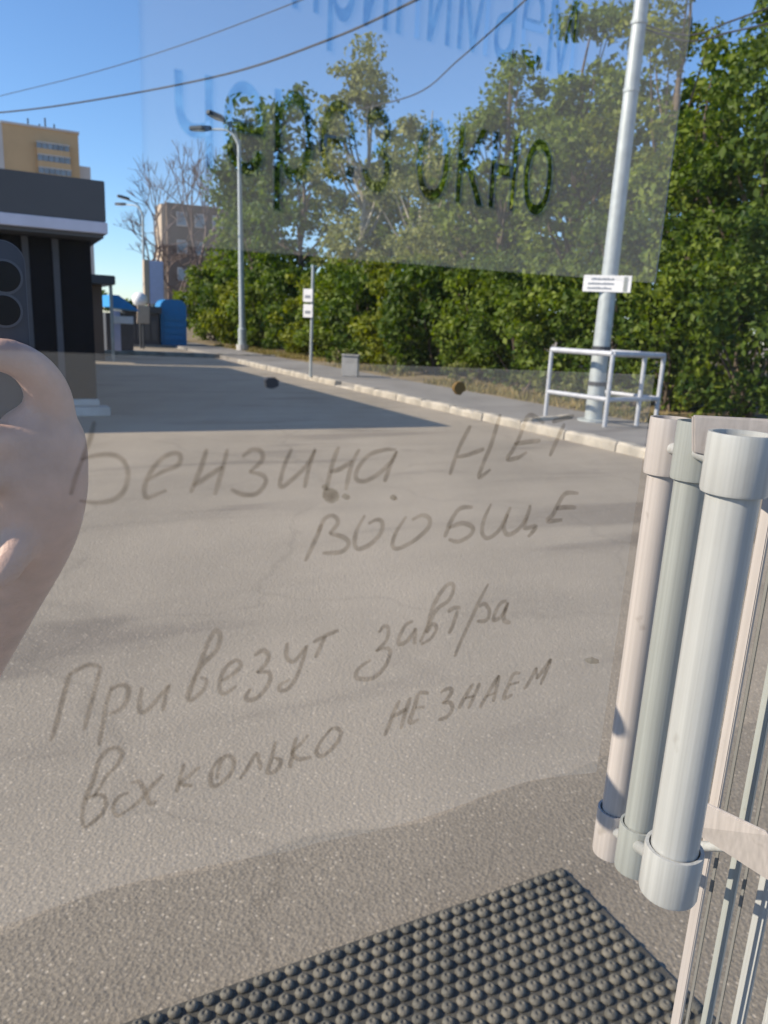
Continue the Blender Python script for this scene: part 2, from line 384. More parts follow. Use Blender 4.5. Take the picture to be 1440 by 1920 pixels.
# ================================================================ ground
g = MB().quad((-600, -600, 0), (600, -600, 0), (600, 600, 0), (-600, 600, 0)).build('ground', 'asphalt', origin=(0, 0, 0))
tag(g, 'weathered grey asphalt of the forecourt and road', kind='structure')
# asphalt before the door, missing note-sheet haze put into its darker colour, edge uneven
mb = MB(); edge = []
for i in range(401):
    b = -4 + i * 0.02
    edge.append(W(1.652 + 0.03 * math.sin(b * 4.1) + 0.018 * math.sin(b * 9.7 + 1) + 0.02 * mnoise.noise(Vector((b * 3, 0, 0))) + 0.012 * mnoise.noise(Vector((b * 23, 4, 0))), b, 0.004))
k = len(edge)
for i in range(k - 1):
    b0, b1 = -4 + i * 0.02, -4 + (i + 1) * 0.02
    mb.quad(W(-3, b0, 0.004), W(-3, b1, 0.004), edge[i + 1], edge[i])
o = mb.build('apron', 'apron', origin=(0, 0, 0)); tag(o, 'asphalt in front of the door, toned darker outside the note sheet haze', kind='structure')

KB = 6.86                                                    # kerb line
pav = MB().box(-4, 34.5, KB + 0.16, 9.0, -0.05, 0.118).build('pavement', 'path'); tag(pav, 'narrow asphalt pavement beside the trees', kind='structure')
mb = MB(); nb, na = 14, 60
def vz(a, b): return 0.122 + 0.05 * mnoise.noise(Vector((a * 0.5, b * 0.8, 3))) + 0.012 * max(0, b - 9.3)
for i in range(na):
    for j in range(nb):
        a0, a1 = -6 + i * 1.6, -6 + (i + 1) * 1.6; b0, b1 = 9.0 + j * 2.0, 9.0 + (j + 1) * 2.0
        mb.quad(*[W(x, y, vz(x, y) if y > 9.01 else 0.10) for x, y in ((a0, b0), (a1, b0), (a1, b1), (a0, b1))])
ver = mb.build('verge', 'soil', origin=(0, 0, 0)); tag(ver, 'dry earth verge under the trees', kind='structure')
# grass tufts on the verge
mb = MB()
for i in range(9000):
    a = rnd.uniform(4, 36); b = 9.02 + abs(rnd.gauss(0, 0.6)) + rnd.uniform(0, 0.3)
    if mnoise.noise(Vector((a * 0.5, b, 9))) < -0.12: continue
    h = rnd.uniform(0.05, 0.2); t = rnd.uniform(0, 6.28); p = W(a, b, vz(a, b) - 0.02)
    d = Vector((math.cos(t), math.sin(t), 0)) * 0.015; l = Vector((rnd.gauss(0, 0.05), rnd.gauss(0, 0.05), h))
    mb.quad(p - d, p + d, p + l)
o = mb.build('grass', 'grass', origin=(0, 0, 0)); tag(o, 'dry yellow and green grass on the verge', 'grass', kind='stuff')

# kerb: single stones
kr = thing('kerb', W(6, KB, 0), 'worn whitewashed concrete kerb along the pavement', 'kerb')
kr['kind'] = 'structure'
del kr['category']
proto = []
for v in range(4):
    m2 = MB(); L = 0.97
    pr = [(0, -0.05), (0, 0.10), (0.02, 0.125), (0.15, 0.125), (0.15, -0.05)]
    rr = random.Random(v)
    st = 7; k0 = 0
    for s in range(st + 1):
        jit = [0] * 5
        for q, (bb, zz) in enumerate(pr):
            m2.v.append(N * (L * s / st) + T * (bb + (rr.uniform(-.012, .012) if q < 3 else 0)) + Z * (zz + (rr.uniform(-.014, .008) if q in (1, 2, 3) else 0)))
    for s in range(st):
        for q in range(5):
            q2 = (q + 1) % 5; m2.f.append((s * 5 + q, s * 5 + q2, (s + 1) * 5 + q2, (s + 1) * 5 + q))
    m2.f.append((4, 3, 2, 1, 0)); m2.f.append(tuple(st * 5 + q for q in range(5)))
    me = bpy.data.meshes.new('kerb_stone'); me.from_pydata([tuple(q) for q in m2.v], [], m2.f); me.materials.append(M['kerb']); proto.append(me)
i = 0
for k in range(-4, 24):
    a = k * 1.0 + 0.0
    low = 14.5 < a < 15.6
    o = dupmesh(proto[rnd.randrange(4)], 'kerb_stone', kr, W(a - 6, rnd.uniform(-.015, .015), -0.09 if low else rnd.uniform(-.012, .01)), (0, 0, rnd.uniform(-.012, .012)))
# turned kerb at the lamp railing
o = dupmesh(proto[1], 'kerb_stone', kr, W(9.05 - 6, 0.12, 0.03), (0, 0, math.radians(-62)), (0.62, 1.2, 1.1))
# far kerb island across the street end
kf = thing('kerb', gnd(300, 668), 'far whitewashed kerb across the end of the street', 'kerb'); kf['kind'] = 'structure'; del kf['category']
pa, pb = ab(gnd(300, 668))
for k in range(-3, 4):
    dupmesh(proto[k % 4], 'kerb_stone', kf, W(0, k * 1.0, 0.02), (0, 0, math.radians(-90)), (1, 1.3, 1.1))
isl = MB().box(34.5, 39.0, -2, 11.5, -0.05, 0.10).build('pavement', 'path'); tag(isl, 'far pavement in front of the kiosks', kind='structure')

# ================================================================ foliage
def leafquads(mb, c, r, n, size, flat=0.75, rs=rnd):
    for _ in range(n):
        d = Vector((rs.gauss(0, 1), rs.gauss(0, 1), rs.gauss(0, 1)))
        d.normalize(); d *= r * (rs.random() ** 0.45); d.z *= flat
        p = c + d
        nn = (d.normalized() * 0.6 + Vector((rs.gauss(0, .6), rs.gauss(0, .6), rs.gauss(0.25, .6)))).normalized()
        x = nn.orthogonal().normalized(); y = nn.cross(x); t = rs.uniform(0, 6.28)
        u = x * math.cos(t) + y * math.sin(t); v = nn.cross(u)
        s = size * rs.uniform(0.6, 1.35)
        mb.quad(p - u * s, p - v * s * 0.62 + nn * s * .15, p + u * s, p + v * s * 0.62 + nn * s * .15)
def tree(name, a, b, h, r, base, mat, label, nclump, nleaf, size, seed, barkm='bark', clr=0.55, shape=1.0, group='trees beyond the pavement'):
    rs = random.Random(seed)
    root = thing(name, W(a, b, vz(a, b) - 0.03), label, 'tree', group)
    o = W(a, b, vz(a, b) - 0.05)
    lean = Vector((rs.gauss(0, .04), rs.gauss(0, .04), 1))
    top = o + lean * (h * 0.93)
    tr = MB(); tp = []
    for i in range(9):
        t = i / 8; tp.append(o.lerp(top, t) + Vector((rs.gauss(0, .06), rs.gauss(0, .06), 0)) * (t * h * .18))
    r0 = 0.03 + h * 0.014
    tr.tube(tp, [r0 * (1 - 0.9 * i / 8) * (1.5 if i == 0 else 1) for i in range(9)], 8)
    cr = MB(); cz = (base + h) / 2; hz = (h - base) / 2
    for i in range(nclump):
        for _ in range(30):
            p = Vector((rs.uniform(-1, 1), rs.uniform(-1, 1), rs.uniform(-1, 1)))
            q = (p.length)
            if 0.35 < q < 1.0 and mnoise.noise(Vector((p.x * 1.8 + seed, p.y * 1.8, p.z * 1.8))) > -0.28: break
        wz = (p.z + 1) / 2
        taper = 1.0 - shape * 0.55 * max(0, wz - 0.35) / 0.65
        c = o + Vector((p.x * r * taper, p.y * r * taper, cz + p.z * hz)) + lean * 0
        kk = rs.uniform(0.7, 1.3)
        leafquads(cr, c, clr * rs.uniform(0.5, 1.45), int(nleaf / kk ** 1.5), size * kk, rs.uniform(.55, .85), rs)
        if i % 3 == 0:
            t = min(0.92, max(0.12, (c.z - o.z) / h - rs.uniform(0.1, 0.25)))
            s = o.lerp(top, t); mid = s.lerp(c, 0.5) + Vector((0, 0, -0.1 * (c - s).length))
            tr.tube([s, mid, c], [r0 * (1 - t) * 0.55 + .012, r0 * (1 - t) * .3 + .01, 0.006], 5)
    tr.build('trunk', barkm, root, smooth=True)
    cr.build('crown', mat, root)
    return root

TREES = [  # a, b, h, r, base, mat, n, leaves, size, clump radius, shape, bark, label
 ('leafy_tree', 46, 13.6, 8.4, 2.1, 1.0, 'leafA', 55, 70, .17, .95, .8, 'bark', 'round green tree at the far left end of the tree row, beside the brown building'),
 ('leafy_tree', 42, 13.0, 12.2, 2.3, 1.5, 'leafB', 70, 85, .16, .85, .7, 'bark', 'tall dark green tree behind the far street lamp'),
 ('leafy_tree', 36.0, 13.2, 11.6, 3.2, 1.5, 'leafB', 75, 85, .14, .8, .7, 'bark', 'dark green tree just left of the tall pale poplar'),
 ('poplar_tree', 28.6, 13.0, 12.0, 2.3, 1.5, 'leafC', 100, 75, .11, .62, .95, 'barkpale', 'tall pale grey-green poplar with a peaked airy top'),
 ('leafy_tree', 24.2, 13.0, 8.9, 1.7, 2.0, 'leafC', 26, 70, .10, .5, .6, 'barkpale', 'thin sparse tree with bare branches just right of the pale poplar'),
 ('leafy_tree', 21.5, 13.2, 6.9, 2.2, 0.8, 'leafC', 60, 90, .10, .62, .6, 'bark', 'low grey-green tree under the gap of sky in the tree row'),
 ('leafy_tree', 18.9, 13.2, 9.2, 1.9, 1.5, 'leafA', 85, 95, .09, .58, .75, 'bark', 'mid-green tree to the right of the sky gap, left of the tall pole'),
 ('leafy_tree', 16.0, 13.4, 9.4, 1.9, 1.5, 'leafA', 90, 95, .085, .55, .75, 'bark', 'tall green tree rising directly behind the tall grey pole'),
 ('leafy_tree', 13.7, 13.6, 10.0, 1.6, 2.2, 'leafD', 52, 80, .08, .48, .55, 'bark', 'loose yellow-green tree just right of the tall grey pole'),
 ('leafy_tree', 11.9, 13.2, 7.0, 1.7, 0.6, 'leafA', 90, 105, .075, .5, .6, 'bark', 'dense green tree above the white door handle'),
 ('leafy_tree', 10.3, 13.0, 7.4, 1.6, 0.6, 'leafB', 90, 105, .075, .5, .6, 'bark', 'dark green tree at the right edge of the picture'),
 ('leafy_tree', 8.6, 13.2, 7.4, 1.7, 0.8, 'leafB', 60, 80, .08, .55, .6, 'bark', 'dark tree cut by the right edge, nearest of the tree row'),
 ('leafy_tree', 32, 17.5, 9.6, 3.0, 1.5, 'leafA', 60, 80, .15, .85, .7, 'bark', 'green tree of the back row, seen low between the dark tree and the poplar'),
 ('leafy_tree', 25.5, 17.5, 7.6, 2.6, 1.0, 'leafA', 60, 80, .14, .8, .6, 'bark', 'green tree of the back row, behind the sparse bare-branched tree'),
 ('leafy_tree', 20, 17.0, 9.2, 2.4, 1.0, 'leafB', 60, 80, .13, .75, .7, 'bark', 'dark tree of the back row, filling in left of the tall pole'),
 ('leafy_tree', 15.6, 17.0, 8.6, 2.4, 1.0, 'leafA', 60, 80, .13, .75, .7, 'bark', 'green tree of the back row, filling in right of the tall pole'),
]
for i, (nm, a, b, h, r, base, mt, nc, nl, sz, clr, shp, bk, lab) in enumerate(TREES):
    tree(nm, a, b, h, r, base, mt, lab, nc, nl, sz, 100 + i, bk, clr, shp)

def shrub(a, b, h, r, mat, label, nclump, nleaf, size, seed, group='shrubs along the pavement'):
    rs = random.Random(seed); z0 = vz(a, b) - 0.03
    root = thing('shrub', W(a, b, z0), label, 'shrub', group); o = W(a, b, z0)
    st = MB(); cr = MB()
    for i in range(nclump):
        t = rs.uniform(0, 6.28); q = rs.random() ** 0.5; z = rs.random()
        rr = r * (0.75 + 0.35 * math.sin(min(1, z * 1.15) * math.pi)) * q
        c = o + Vector((math.cos(t) * rr, math.sin(t) * rr, h * (0.06 + 0.9 * z)))
        leafquads(cr, c, 0.34 * rs.uniform(.6, 1.4) * h / 2.8, nleaf, size, .8, rs)
        if i % 9 == 0: st.tube([o + Vector((rs.gauss(0, .1), rs.gauss(0, .1), 0)), o.lerp(c, .5) + Vector((0, 0, .15)), c], [.035, .022, .008], 5)
    st.build('stem', 'bark', root); cr.build('foliage', mat, root)
SHR = []
descr = ['at the right edge of the picture, behind the door frame', 'right of the door handle caps', 'behind the right side of the lamp railing', 'directly behind the lamp railing', 'left of the lamp railing',
         'second to the left of the lamp railing', 'above the small orange spot', 'with yellow-green leaves in the middle of the hedge', 'to the right of the grey bin', 'directly behind the grey bin', 'between the sign post and the bin',
         'behind the sign post', 'left of the sign post', 'right of the far street lamp', 'behind the far street lamp', 'right of the blue booth']
a = 8.6
for i, d in enumerate(descr):
    step = 1.35 + 0.13 * i
    mt = ['leafB', 'leafA', 'leafB', 'leafA', 'leafB', 'leafA', 'leafB', 'leafD', 'leafB', 'leafA', 'leafD', 'leafB', 'leafA', 'leafD', 'leafB', 'leafA'][i]
    hh = (3.2, 3.0, 3.5, 2.9, 3.1, 2.8, 3.1, 3.3, 2.9, 3.3, 3.0, 3.4, 3.2, 3.0, 3.6, 4.0)[i]
    shrub(a, 11.0 + rnd.uniform(-.25, .35), hh, 1.05 + 0.05 * i, mt, 'dense leafy shrub ' + d, 90, 62, .062 + .004 * i, 300 + i)
    a += step
# low plants at the verge
lowd = ['low green weed at the verge left of the railing', 'low green weed at the verge behind the railing', 'low grey-green weed beside the orange spot', 'low weed at the verge right of the bin', 'low weed behind the bin', 'low weed right of the lamp railing']
for i, (px, py) in enumerate([(985, 715), (1080, 722), (860, 705), (745, 690), (640, 680), (1190, 735)]):
    p = atb(px, py, 9.75); aa, bb = ab(p)
    shrub(aa, 9.75, 0.55, 0.42, 'leafC', lowd[i], 26, 40, .032, 500 + i, 'low weeds on the verge')

# bare trees far left
def bare(a, b, h, label, seed, spread=0.5):
    rs = random.Random(seed); root = thing('bare_tree', W(a, b, 0), label, 'tree', 'bare trees by the brown building'); mb = MB()
    def grow(p, d, l, r, k):
        q = p + d * l; mb.tube([p, p.lerp(q, .5) + Vector((rs.gauss(0, .04), rs.gauss(0, .04), 0)) * l, q], [r, r * .85, r * .7], 4 if k < 3 else 5, cap=False)
        if k == 0: return
        for _ in range(3 if k > 1 else 4):
            nd = (d + Vector((rs.gauss(0, spread), rs.gauss(0, spread), rs.gauss(0.15, spread * .7)))).normalized()
            grow(q, nd, l * rs.uniform(.6, .85), r * .62, k - 1)
    grow(W(a, b, 0), Z, h * 0.26, h * .014, 5)
    mb.build('trunk', 'twig', root)
p = ata(285, 600, 62); bare(62, p.dot(T), 13.5, 'bare grey tree left of the brown building, above the white pylon', 5)
p = ata(372, 600, 58); bare(58, p.dot(T), 15.0, 'bare brown tree in front of the brown building', 9, .42)
p = ata(330, 600, 52); bare(52, p.dot(T), 9.5, 'low bare brown tree above the blue booth', 13, .6)

# ================================================================ kiosk on the left
KR = 1.33
k1 = thing('kiosk', W(11.2, -1.5, 0), 'dark grey flat-roofed kiosk with a white band under its fascia', 'kiosk')
MB().box(10.6, 22.9, -5.0, KR, 2.50, 2.985).build('fascia', 'kiosk', k1, bevel=.01)
MB().box(10.585, 22.9, -5.0, KR + .015, 2.36, 2.497).build('band', 'band', k1, bevel=.008)
MB().box(10.65, 22.9, -4.95, KR - .03, 2.31, 2.357).build('soffit', 'kiosk', k1)
MB().box(11.25, 22.6, -4.8, 1.20, 0.0, 2.307).build('wall', 'kioskdark', k1)
for x0, x1 in ((-1.2, -0.06), (0.02, 0.36), (0.44, 0.72)):
    wd = MB().box(11.20, 11.246, x0, x1, .5, 2.15).build('window', 'kioskdark', k1, bevel=.006)
for x0, x1 in ((-0.06, 0.02), (0.36, 0.44), (0.72, 0.80)):
    MB().box(11.17, 11.247, x0, x1, .14, 2.30).build('mullion', 'kioskgrey', k1, bevel=.006)
MB().box(11.20, 11.247, -1.2, .72, .14, .49).build('panel', 'kioskgrey', k1)
MB().box(10.95, 11.25, -4.5, 1.34, 0.0, 0.12).build('step', 'concrete', k1, bevel=.012)
MB().box(11.12, 11.25, -4.5, 1.22, 0.125, 0.21).build('step', 'concrete', k1, bevel=.012)

# small dark kiosk behind it
q0 = ata(176, 516, 24); q1 = ata(208, 535, 24); b0, b1 = q0.dot(T), q1.dot(T)
k2 = thing('kiosk', W(24, b0, 0), 'small kiosk with a black flat roof edge behind the dark grey kiosk', 'kiosk')
MB().box(23.4, 28, b0 - 2.5, b1 + .05, q1.z, q0.z).build('roof', 'darkmetal', k2, bevel=.02)
MB().box(24, 27.6, b0 - 2.2, b1 - .25, 0, q1.z - .003).build('wall', 'brick', k2)
MB().tube([W(23.6, b1 - .06, 0), W(23.6, b1 - .06, q1.z - .004)], .05, 8).build('post', 'galv', k2)

# blue awning stall
q0 = ata(200, 553, 29); q1 = ata(236, 577, 29); b0, b1 = q0.dot(T), q1.dot(T)
st = thing('market_stall', W(29, b0, 0), 'stall with a bright blue awning and pale blue post', 'stall')
MB().prism([W(28.2, b0, q0.z), W(28.2, b0, q1.z), W(28.2, b1 + .35, q1.z - .1), W(28.2, b0 + .3, q0.z)], N * 2.5).build('awning', 'bluelight', st)
MB().box(28.2, 28.35, b0 + .05, b0 + .32, 0, q1.z - .14).build('post', 'lilac', st, bevel=.02)
MB().box(28.15, 28.4, b0 + .03, b0 + .75, q1.z - .55, q1.z - .3).build('sign_board', 'white', st, bevel=.01)
MB().box(29.5, 31, b0, b1 + .3, 0, q1.z - .2).build('counter', 'kioskgrey', st, bevel=.02)

# dark kiosk with the pale pylon, blue booth
q0 = ata(238, 572, 34); q1 = ata(304, 655, 34); b0, b1 = q0.dot(T), q1.dot(T); zt = q0.z
k3 = thing('kiosk', W(34.6, (b0 + b1) / 2, 0.1), 'charcoal kiosk between the blue awning and the blue booth', 'kiosk')
MB().box(34.6, 37.5, b0, b1, 0.1, zt - .3).build('wall', 'kioskgrey', k3, bevel=.02)
MB().box(34.4, 37.7, b0 - .15, b1 + .1, zt - .297, zt).build('roof', 'darkmetal', k3, bevel=.03)
for i in range(4):
    x = b0 + (b1 - b0) * (.1 + .22 * i)
    MB().box(34.55, 34.597, x, x + (b1 - b0) * .18, .3, zt - .6).build('panel', 'kiosk', k3, bevel=.01)
q0 = ata(276, 488, 40); q1 = ata(308, 572, 40); b0, b1 = q0.dot(T), q1.dot(T)
py_ = thing('advertising_pylon', W(40, (b0 + b1) / 2, 0), 'tall pale lilac advertising pylon above the charcoal kiosk', 'pylon')
MB().box(40, 40.5, b0 + .1, b1, 1.9, q0.z).build('panel', 'lilac', py_, bevel=.03)
MB().box(40.02, 40.48, b0 - .16, b0 + .097, 1.9, q0.z + .03).build('edge_panel', 'cream', py_, bevel=.02)
for x in (b0 + .25, b1 - .25): MB().tube([W(40.25, x, 0), W(40.25, x, 1.9)], .08, 8).build('post', 'galv', py_)
q = ata(262, 562, 33); gl_ = thing('globe_lamp', W(33, q.dot(T), 0), 'white globe lamp on a post in front of the charcoal kiosk', 'lamp')
prof = [(0.30 * math.sin(math.pi * i / 10) + .001, -0.30 * math.cos(math.pi * i / 10)) for i in range(11)]
MB().lathe(q, prof, 14).build('globe', 'white', gl_, smooth=True)
MB().tube([W(33, q.dot(T), 0), W(33, q.dot(T), q.z - .29)], .05, 8).build('post', 'darkmetal', gl_)
q = ata(268, 588, 32.5)
cs = thing('notice_stand', W(32.5, q.dot(T), 0), 'small cream notice board on a post in front of the charcoal kiosk', 'notice board')
MB().prism([W(32.5, q.dot(T) - .25, q.z - .4), W(32.5, q.dot(T) + .25, q.z - .4), W(32.5, q.dot(T) + .28, q.z + .3), W(32.5, q.dot(T) - .2, q.z + .33)], N * .1).build('board', 'cream', cs, bevel=.02)
MB().tube([W(32.55, q.dot(T), 0), W(32.55, q.dot(T), q.z - .38)], .04, 8).build('post', 'darkmetal', cs)
q0 = ata(306, 560, 34.2); q1 = ata(357, 650, 34.2); b0, b1 = q0.dot(T), q1.dot(T)
bb = thing('blue_booth', W(34.9, (b0 + b1) / 2, .1), 'bright blue booth with a rounded top at the end of the street', 'booth')
sec = []
wd = b1 - b0; zt = q0.z; r = .35
for i in range(7): t = math.pi / 2 * i / 6; sec.append((b1 - r + r * math.cos(t), zt - r + r * math.sin(t)))
for i in range(7): t = math.pi / 2 + math.pi / 2 * i / 6; sec.append((b0 + r + r * math.cos(t), zt - r + r * math.sin(t)))
MB().prism([W(34.9, x, z) for x, z in [(b0, .1), (b1, .1)] + sec], N * 1.3).build('body', 'blue', bb)
for i in range(4):
    zz = .3 + i * (zt - .9) / 4
    MB().box(34.86, 34.897, b0 + .12, b1 - .12, zz, zz + (zt - .9) / 4 - .05).build('panel', 'blue', bb, bevel=.01)

# ================================================================ far buildings
A0 = 155.0
q0 = ata(3, 230, A0); q1 = ata(146, 245, A0)
b0, b1, zt = q0.dot(T), q1.dot(T), q0.z
tb = thing('apartment_building', W(A0, (b0 + b1) / 2, 0), 'tan apartment block with rows of glazed balconies above the dark kiosk', 'building')
MB().box(A0, A0 + 14, b0, b1, 0, zt).build('wall', 'tan', tb)
MB().box(A0 - .1, A0 + 14, b0 - 2.2, b0 - .003, 0, zt + .1).build('corner_strip', 'tanpale', tb)
MB().box(A0 + 1.5, A0 + 13, b1 + .003, b1 + 2.0, 0, zt - 5.0).build('side_wing', 'tanpale', tb)
MB().box(A0 - .2, A0 + 14.2, b0 - .2, b1 + .2, zt + .003, zt + .35).build('parapet', 'tanpale', tb)
for i, (y0, y1) in enumerate(((268, 283), (291, 306), (315, 329), (338, 352))):
    p0 = ata(68 + i * 2, y0, A0); p1 = ata(130 + i * 2, y1 + 4, A0)
    z1_, z0_ = p0.z, p1.z
    f = MB().box(A0 - 1.0, A0 - .003, p0.dot(T), p1.dot(T), z0_ - 1.0, z0_ + .02).build('balcony', 'tan', tb)
    n = 6
    for k in range(n):
        x0 = p0.dot(T) + (p1.dot(T) - p0.dot(T)) * k / n
        x1 = p0.dot(T) + (p1.dot(T) - p0.dot(T)) * (k + 1) / n - .08
        MB().box(A0 - .95, A0 - .88, x0, x1, z0_ + .05, z1_).build('pane', 'glassfar', f)
    MB().box(A0 - 1.05, A0 - .004, p0.dot(T), p1.dot(T), z1_ + .01, z1_ + .18).build('balcony_roof', 'tanpale', f)
for x, hh in ((.35, 1.2), (.5, .8), (.58, 1.5), (.7, 1.0)):
    xx = b0 + (b1 - b0) * x
    MB().tube([W(A0 + 3, xx, zt), W(A0 + 3, xx, zt + hh * 1.6)], .14, 5).build('antenna', 'darkmetal', tb)

A1 = 85.0
q0 = ata(312, 379, A1); q1 = ata(450, 385, A1); b0, b1, zt = q0.dot(T), q1.dot(T), q0.z
br = thing('apartment_building', W(A1, (b0 + b1) / 2, 0), 'brown brick apartment block half hidden by the bare trees', 'building')
MB().box(A1, A1 + 5, b0, b1, 0, zt).build('wall', 'brick', br)
MB().box(A1 + .5, A1 + 4, b0 - .45, b0 - .003, 0, zt - .1).build('stair_tower', 'cream', br)
for r_ in range(5):
    for c in range(5):
        x = b0 + 1.0 + c * 1.9; zz = 2.2 + r_ * 2.8
        if zz + 1.5 > zt: continue
        f = MB().box(A1 - .06, A1 - .003, x, x + 1.1, zz, zz + 1.4).build('window', 'tanpale', br)
        MB().box(A1 - .09, A1 - .063, x + .1, x + 1.0, zz + .1, zz + 1.3).build('pane', 'glassfar', f)
# distant wood at the end of the street
mb = MB(); rs = random.Random(77)
for i in range(90):
    b = rs.uniform(-30, 40); leafquads(mb, W(120 + rs.uniform(-4, 4), b, rs.uniform(.5, 3.6)), 2.0, 34, .5, .7, rs)
o = mb.build('distant_wood', 'leafB', origin=(0, 0, 0)); tag(o, 'low dark distant trees at the end of the street', 'wood', kind='stuff')

# ================================================================ street lamps, pole, sign post, bin
def lamp(base, ptop, heads, label, r0, r1):
    root = thing('street_lamp', base, label, 'street lamp', 'twin-armed street lamps')
    b = Vector(base)
    MB().tube([b, b.lerp(ptop, .12), b.lerp(ptop, .125), ptop], [r0 * 1.35, r0 * 1.35, r0, r1], 10).build('pole', 'galv', root, smooth=True)
    MB().tube([b, b + Z * .35], r0 * 2.0, 10).build('base', 'concrete', root)
    for hd in heads:
        mid = ptop.lerp(hd, .55) + Z * 0.12 * (hd - ptop).length
        MB().tube(catmull([ptop - Z * .25, ptop + (hd - ptop) * .25 + Z * (hd - ptop).length * .12, mid, hd], 5), r1 * .6, 6).build('arm', 'galv', root, smooth=True)
        d = (hd - mid).normalized(); d.z *= .3; d.normalize()
        s = d.cross(Z).normalized(); up = s.cross(d)
        L = .85; pts = [hd - d * .1 + s * .08, hd + d * L * .3 + s * .17, hd + d * L + s * .10, hd + d * L - s * .10, hd + d * L * .3 - s * .17, hd - d * .1 - s * .08]
        hh = MB().prism([p - up * .03 for p in pts], up * .16).build('lamp_head', 'darkmetal', root, bevel=.03)
        MB().prism([p.lerp(hd + d * .4, .25) - up * .045 for p in pts], up * .012).build('lens', 'white', hh)
b = gnd(455, 662)
A, B = ab(b)
lamp(b, ata(448, 262, A), [ata(417, 226, A - .6), ata(392, 243, A + .9)], 'twin-armed grey street lamp in front of the dark trees', .13, .07)
pB = ata(270, 600, 58); b2 = W(58, pB.dot(T), 0)
lamp(b2, ata(268, 398, 58), [ata(240, 374, 57.4), ata(234, 384, 59.2)], 'distant twin-armed street lamp between the kiosk and the brown building', .12, .07)

# tall pole
pb = W(8.9, 8.20, .118)
pl = thing('tall_pole', pb, 'tall tapered galvanised pole rising inside the railing', 'pole')
ptop = W(8.9, 8.20, 9.4)
MB().tube([pb, pb + Z * 1.0, ptop], [.135, .128, .075], 20).build('shaft', 'galv', pl, smooth=True)
for zz in (.55, 1.08):
    MB().tube([pb + Z * zz, pb + Z * (zz + .06)], .143, 16).build('strap', 'darkmetal', pl)
MB().lathe(pb, [(.24, 0), (.24, .03), (.15, .04)], 18).build('base_plate', 'galv', pl)
for zz in (4.75, 5.6): MB().tube([W(8.9, 8.2, zz), W(8.9, 8.2, zz + .05)], .115, 16).build('strap', 'galv', pl)
# sign on the pole
ps = ata(1113, 512, 8.72); pe = ata(1176, 550, 8.72)
sg = thing('sign_plate', W(8.72, (ps.dot(T) + pe.dot(T)) / 2, pe.z), 'small white sign plate with three faint text lines on the tall pole', 'sign')
sb0, sb1, sz1, sz0 = ps.dot(T), pe.dot(T), ps.z, pe.z
MB().box(8.735, 8.755, sb0, sb1, sz0, sz1).build('plate', 'white', sg, bevel=.004)
for k, (x0, x1) in enumerate(((.16, .62), (.10, .62), (.10, .60))):
    zc = sz1 - (sz1 - sz0) * (.24 + .27 * k); x = x0
    while x < x1:
        l = rnd.uniform(.02, .045)
        MB().box(8.7305, 8.7345, sb0 + (sb1 - sb0) * x, sb0 + (sb1 - sb0) * (x + l), zc - .012, zc + rnd.uniform(.008, .02)).build('lettering', 'signmark', sg)
        x += l + .012
for k in range(3):
    zc = sz1 - (sz1 - sz0) * (.2 + .28 * k)
    MB().box(8.7305, 8.7345, sb0 + (sb1 - sb0) * .84, sb0 + (sb1 - sb0) * .92, zc - .04, zc + .03).build('lettering', 'tintgreen', sg)
sg.location = W(8.9 - .085, 8.20 - .115, 0) + Z * sz0
sg.rotation_euler.z = math.radians(-48)
# railing round the pole
rc = [W(9.47, 7.72, .118), W(8.28, 7.86, .118), W(8.42, 9.02, .118), W(9.55, 8.85, .118)]
rl = thing('railing', W(8.9, 8.4, .118), 'silver painted pipe railing boxing in the tall pole', 'railing')
ring = rc + [rc[0]]
for zz, rr in ((1.05, .042), (.40, .036)):
    for i in range(4):
        if i == 3: continue
        MB().tube([ring[i] + Z * zz, ring[i + 1] + Z * zz], rr, 10).build('rail', 'railp', rl, smooth=True)
posts = [rc[0], rc[1], rc[2], rc[3], rc[1].lerp(rc[2], .62), rc[0].lerp(rc[1], .72)]
for p in posts[:5]:
    MB().tube([p - Z * .02, p + Z * 1.05], .034, 10).build('post', 'railp', rl, smooth=True)

# sign post
p = gnd(582, 714); A, B = ab(p); p = W(A, B, .09)
sp = thing('sign_post', p, 'thin grey sign post with two small white plates at the kerb', 'sign post')
tp = ata(585, 497, A)
MB().tube([p, p + Z * (tp.z - .09)], .038, 10).build('post', 'galv', sp, smooth=True)
for y0, y1 in ((541, 567), (570, 596)):
    s0 = ata(572, y0, A - .05); s1 = ata(590, y1, A - .05)
    pl_ = MB().box(A - .075, A - .055, s0.dot(T), s1.dot(T), s1.z, s0.z).build('plate', 'white', sp, bevel=.005)
    MB().box(A - .0795, A - .0765, s0.dot(T) + .05, s1.dot(T) - .06, s1.z + .09, s1.z + .16).build('mark', 'signmark', pl_)

sp.rotation_euler.z = math.radians(-48)

# bin
p = gnd(655, 706, .118); A, B = ab(p)
bi = thing('litter_bin', W(A, B, .118), 'small square pale grey litter bin on the pavement', 'bin')
s0 = ata(638, 669, A); s1 = ata(669, 705, A); wd = (s1.dot(T) - s0.dot(T)) / 2
MB().prism([W(A, B - wd * .86, .118), W(A, B + wd * .86, .118), W(A + 1.7 * wd, B + wd * .86, .118), W(A + 1.7 * wd, B - wd * .86, .118)], (0, 0, .50)).build('body', 'concrete', bi, bevel=.015)
MB().box(A - .02, A + 1.7 * wd + .02, B - wd * .93, B + wd * .93, .621, .66).build('rim', 'concrete', bi, bevel=.01)
MB().box(A + .05, A + 1.7 * wd - .05, B - wd * .7, B + wd * .7, .6605, .666).build('opening', 'darkmetal', bi)

bi.rotation_euler.z = math.radians(-30)

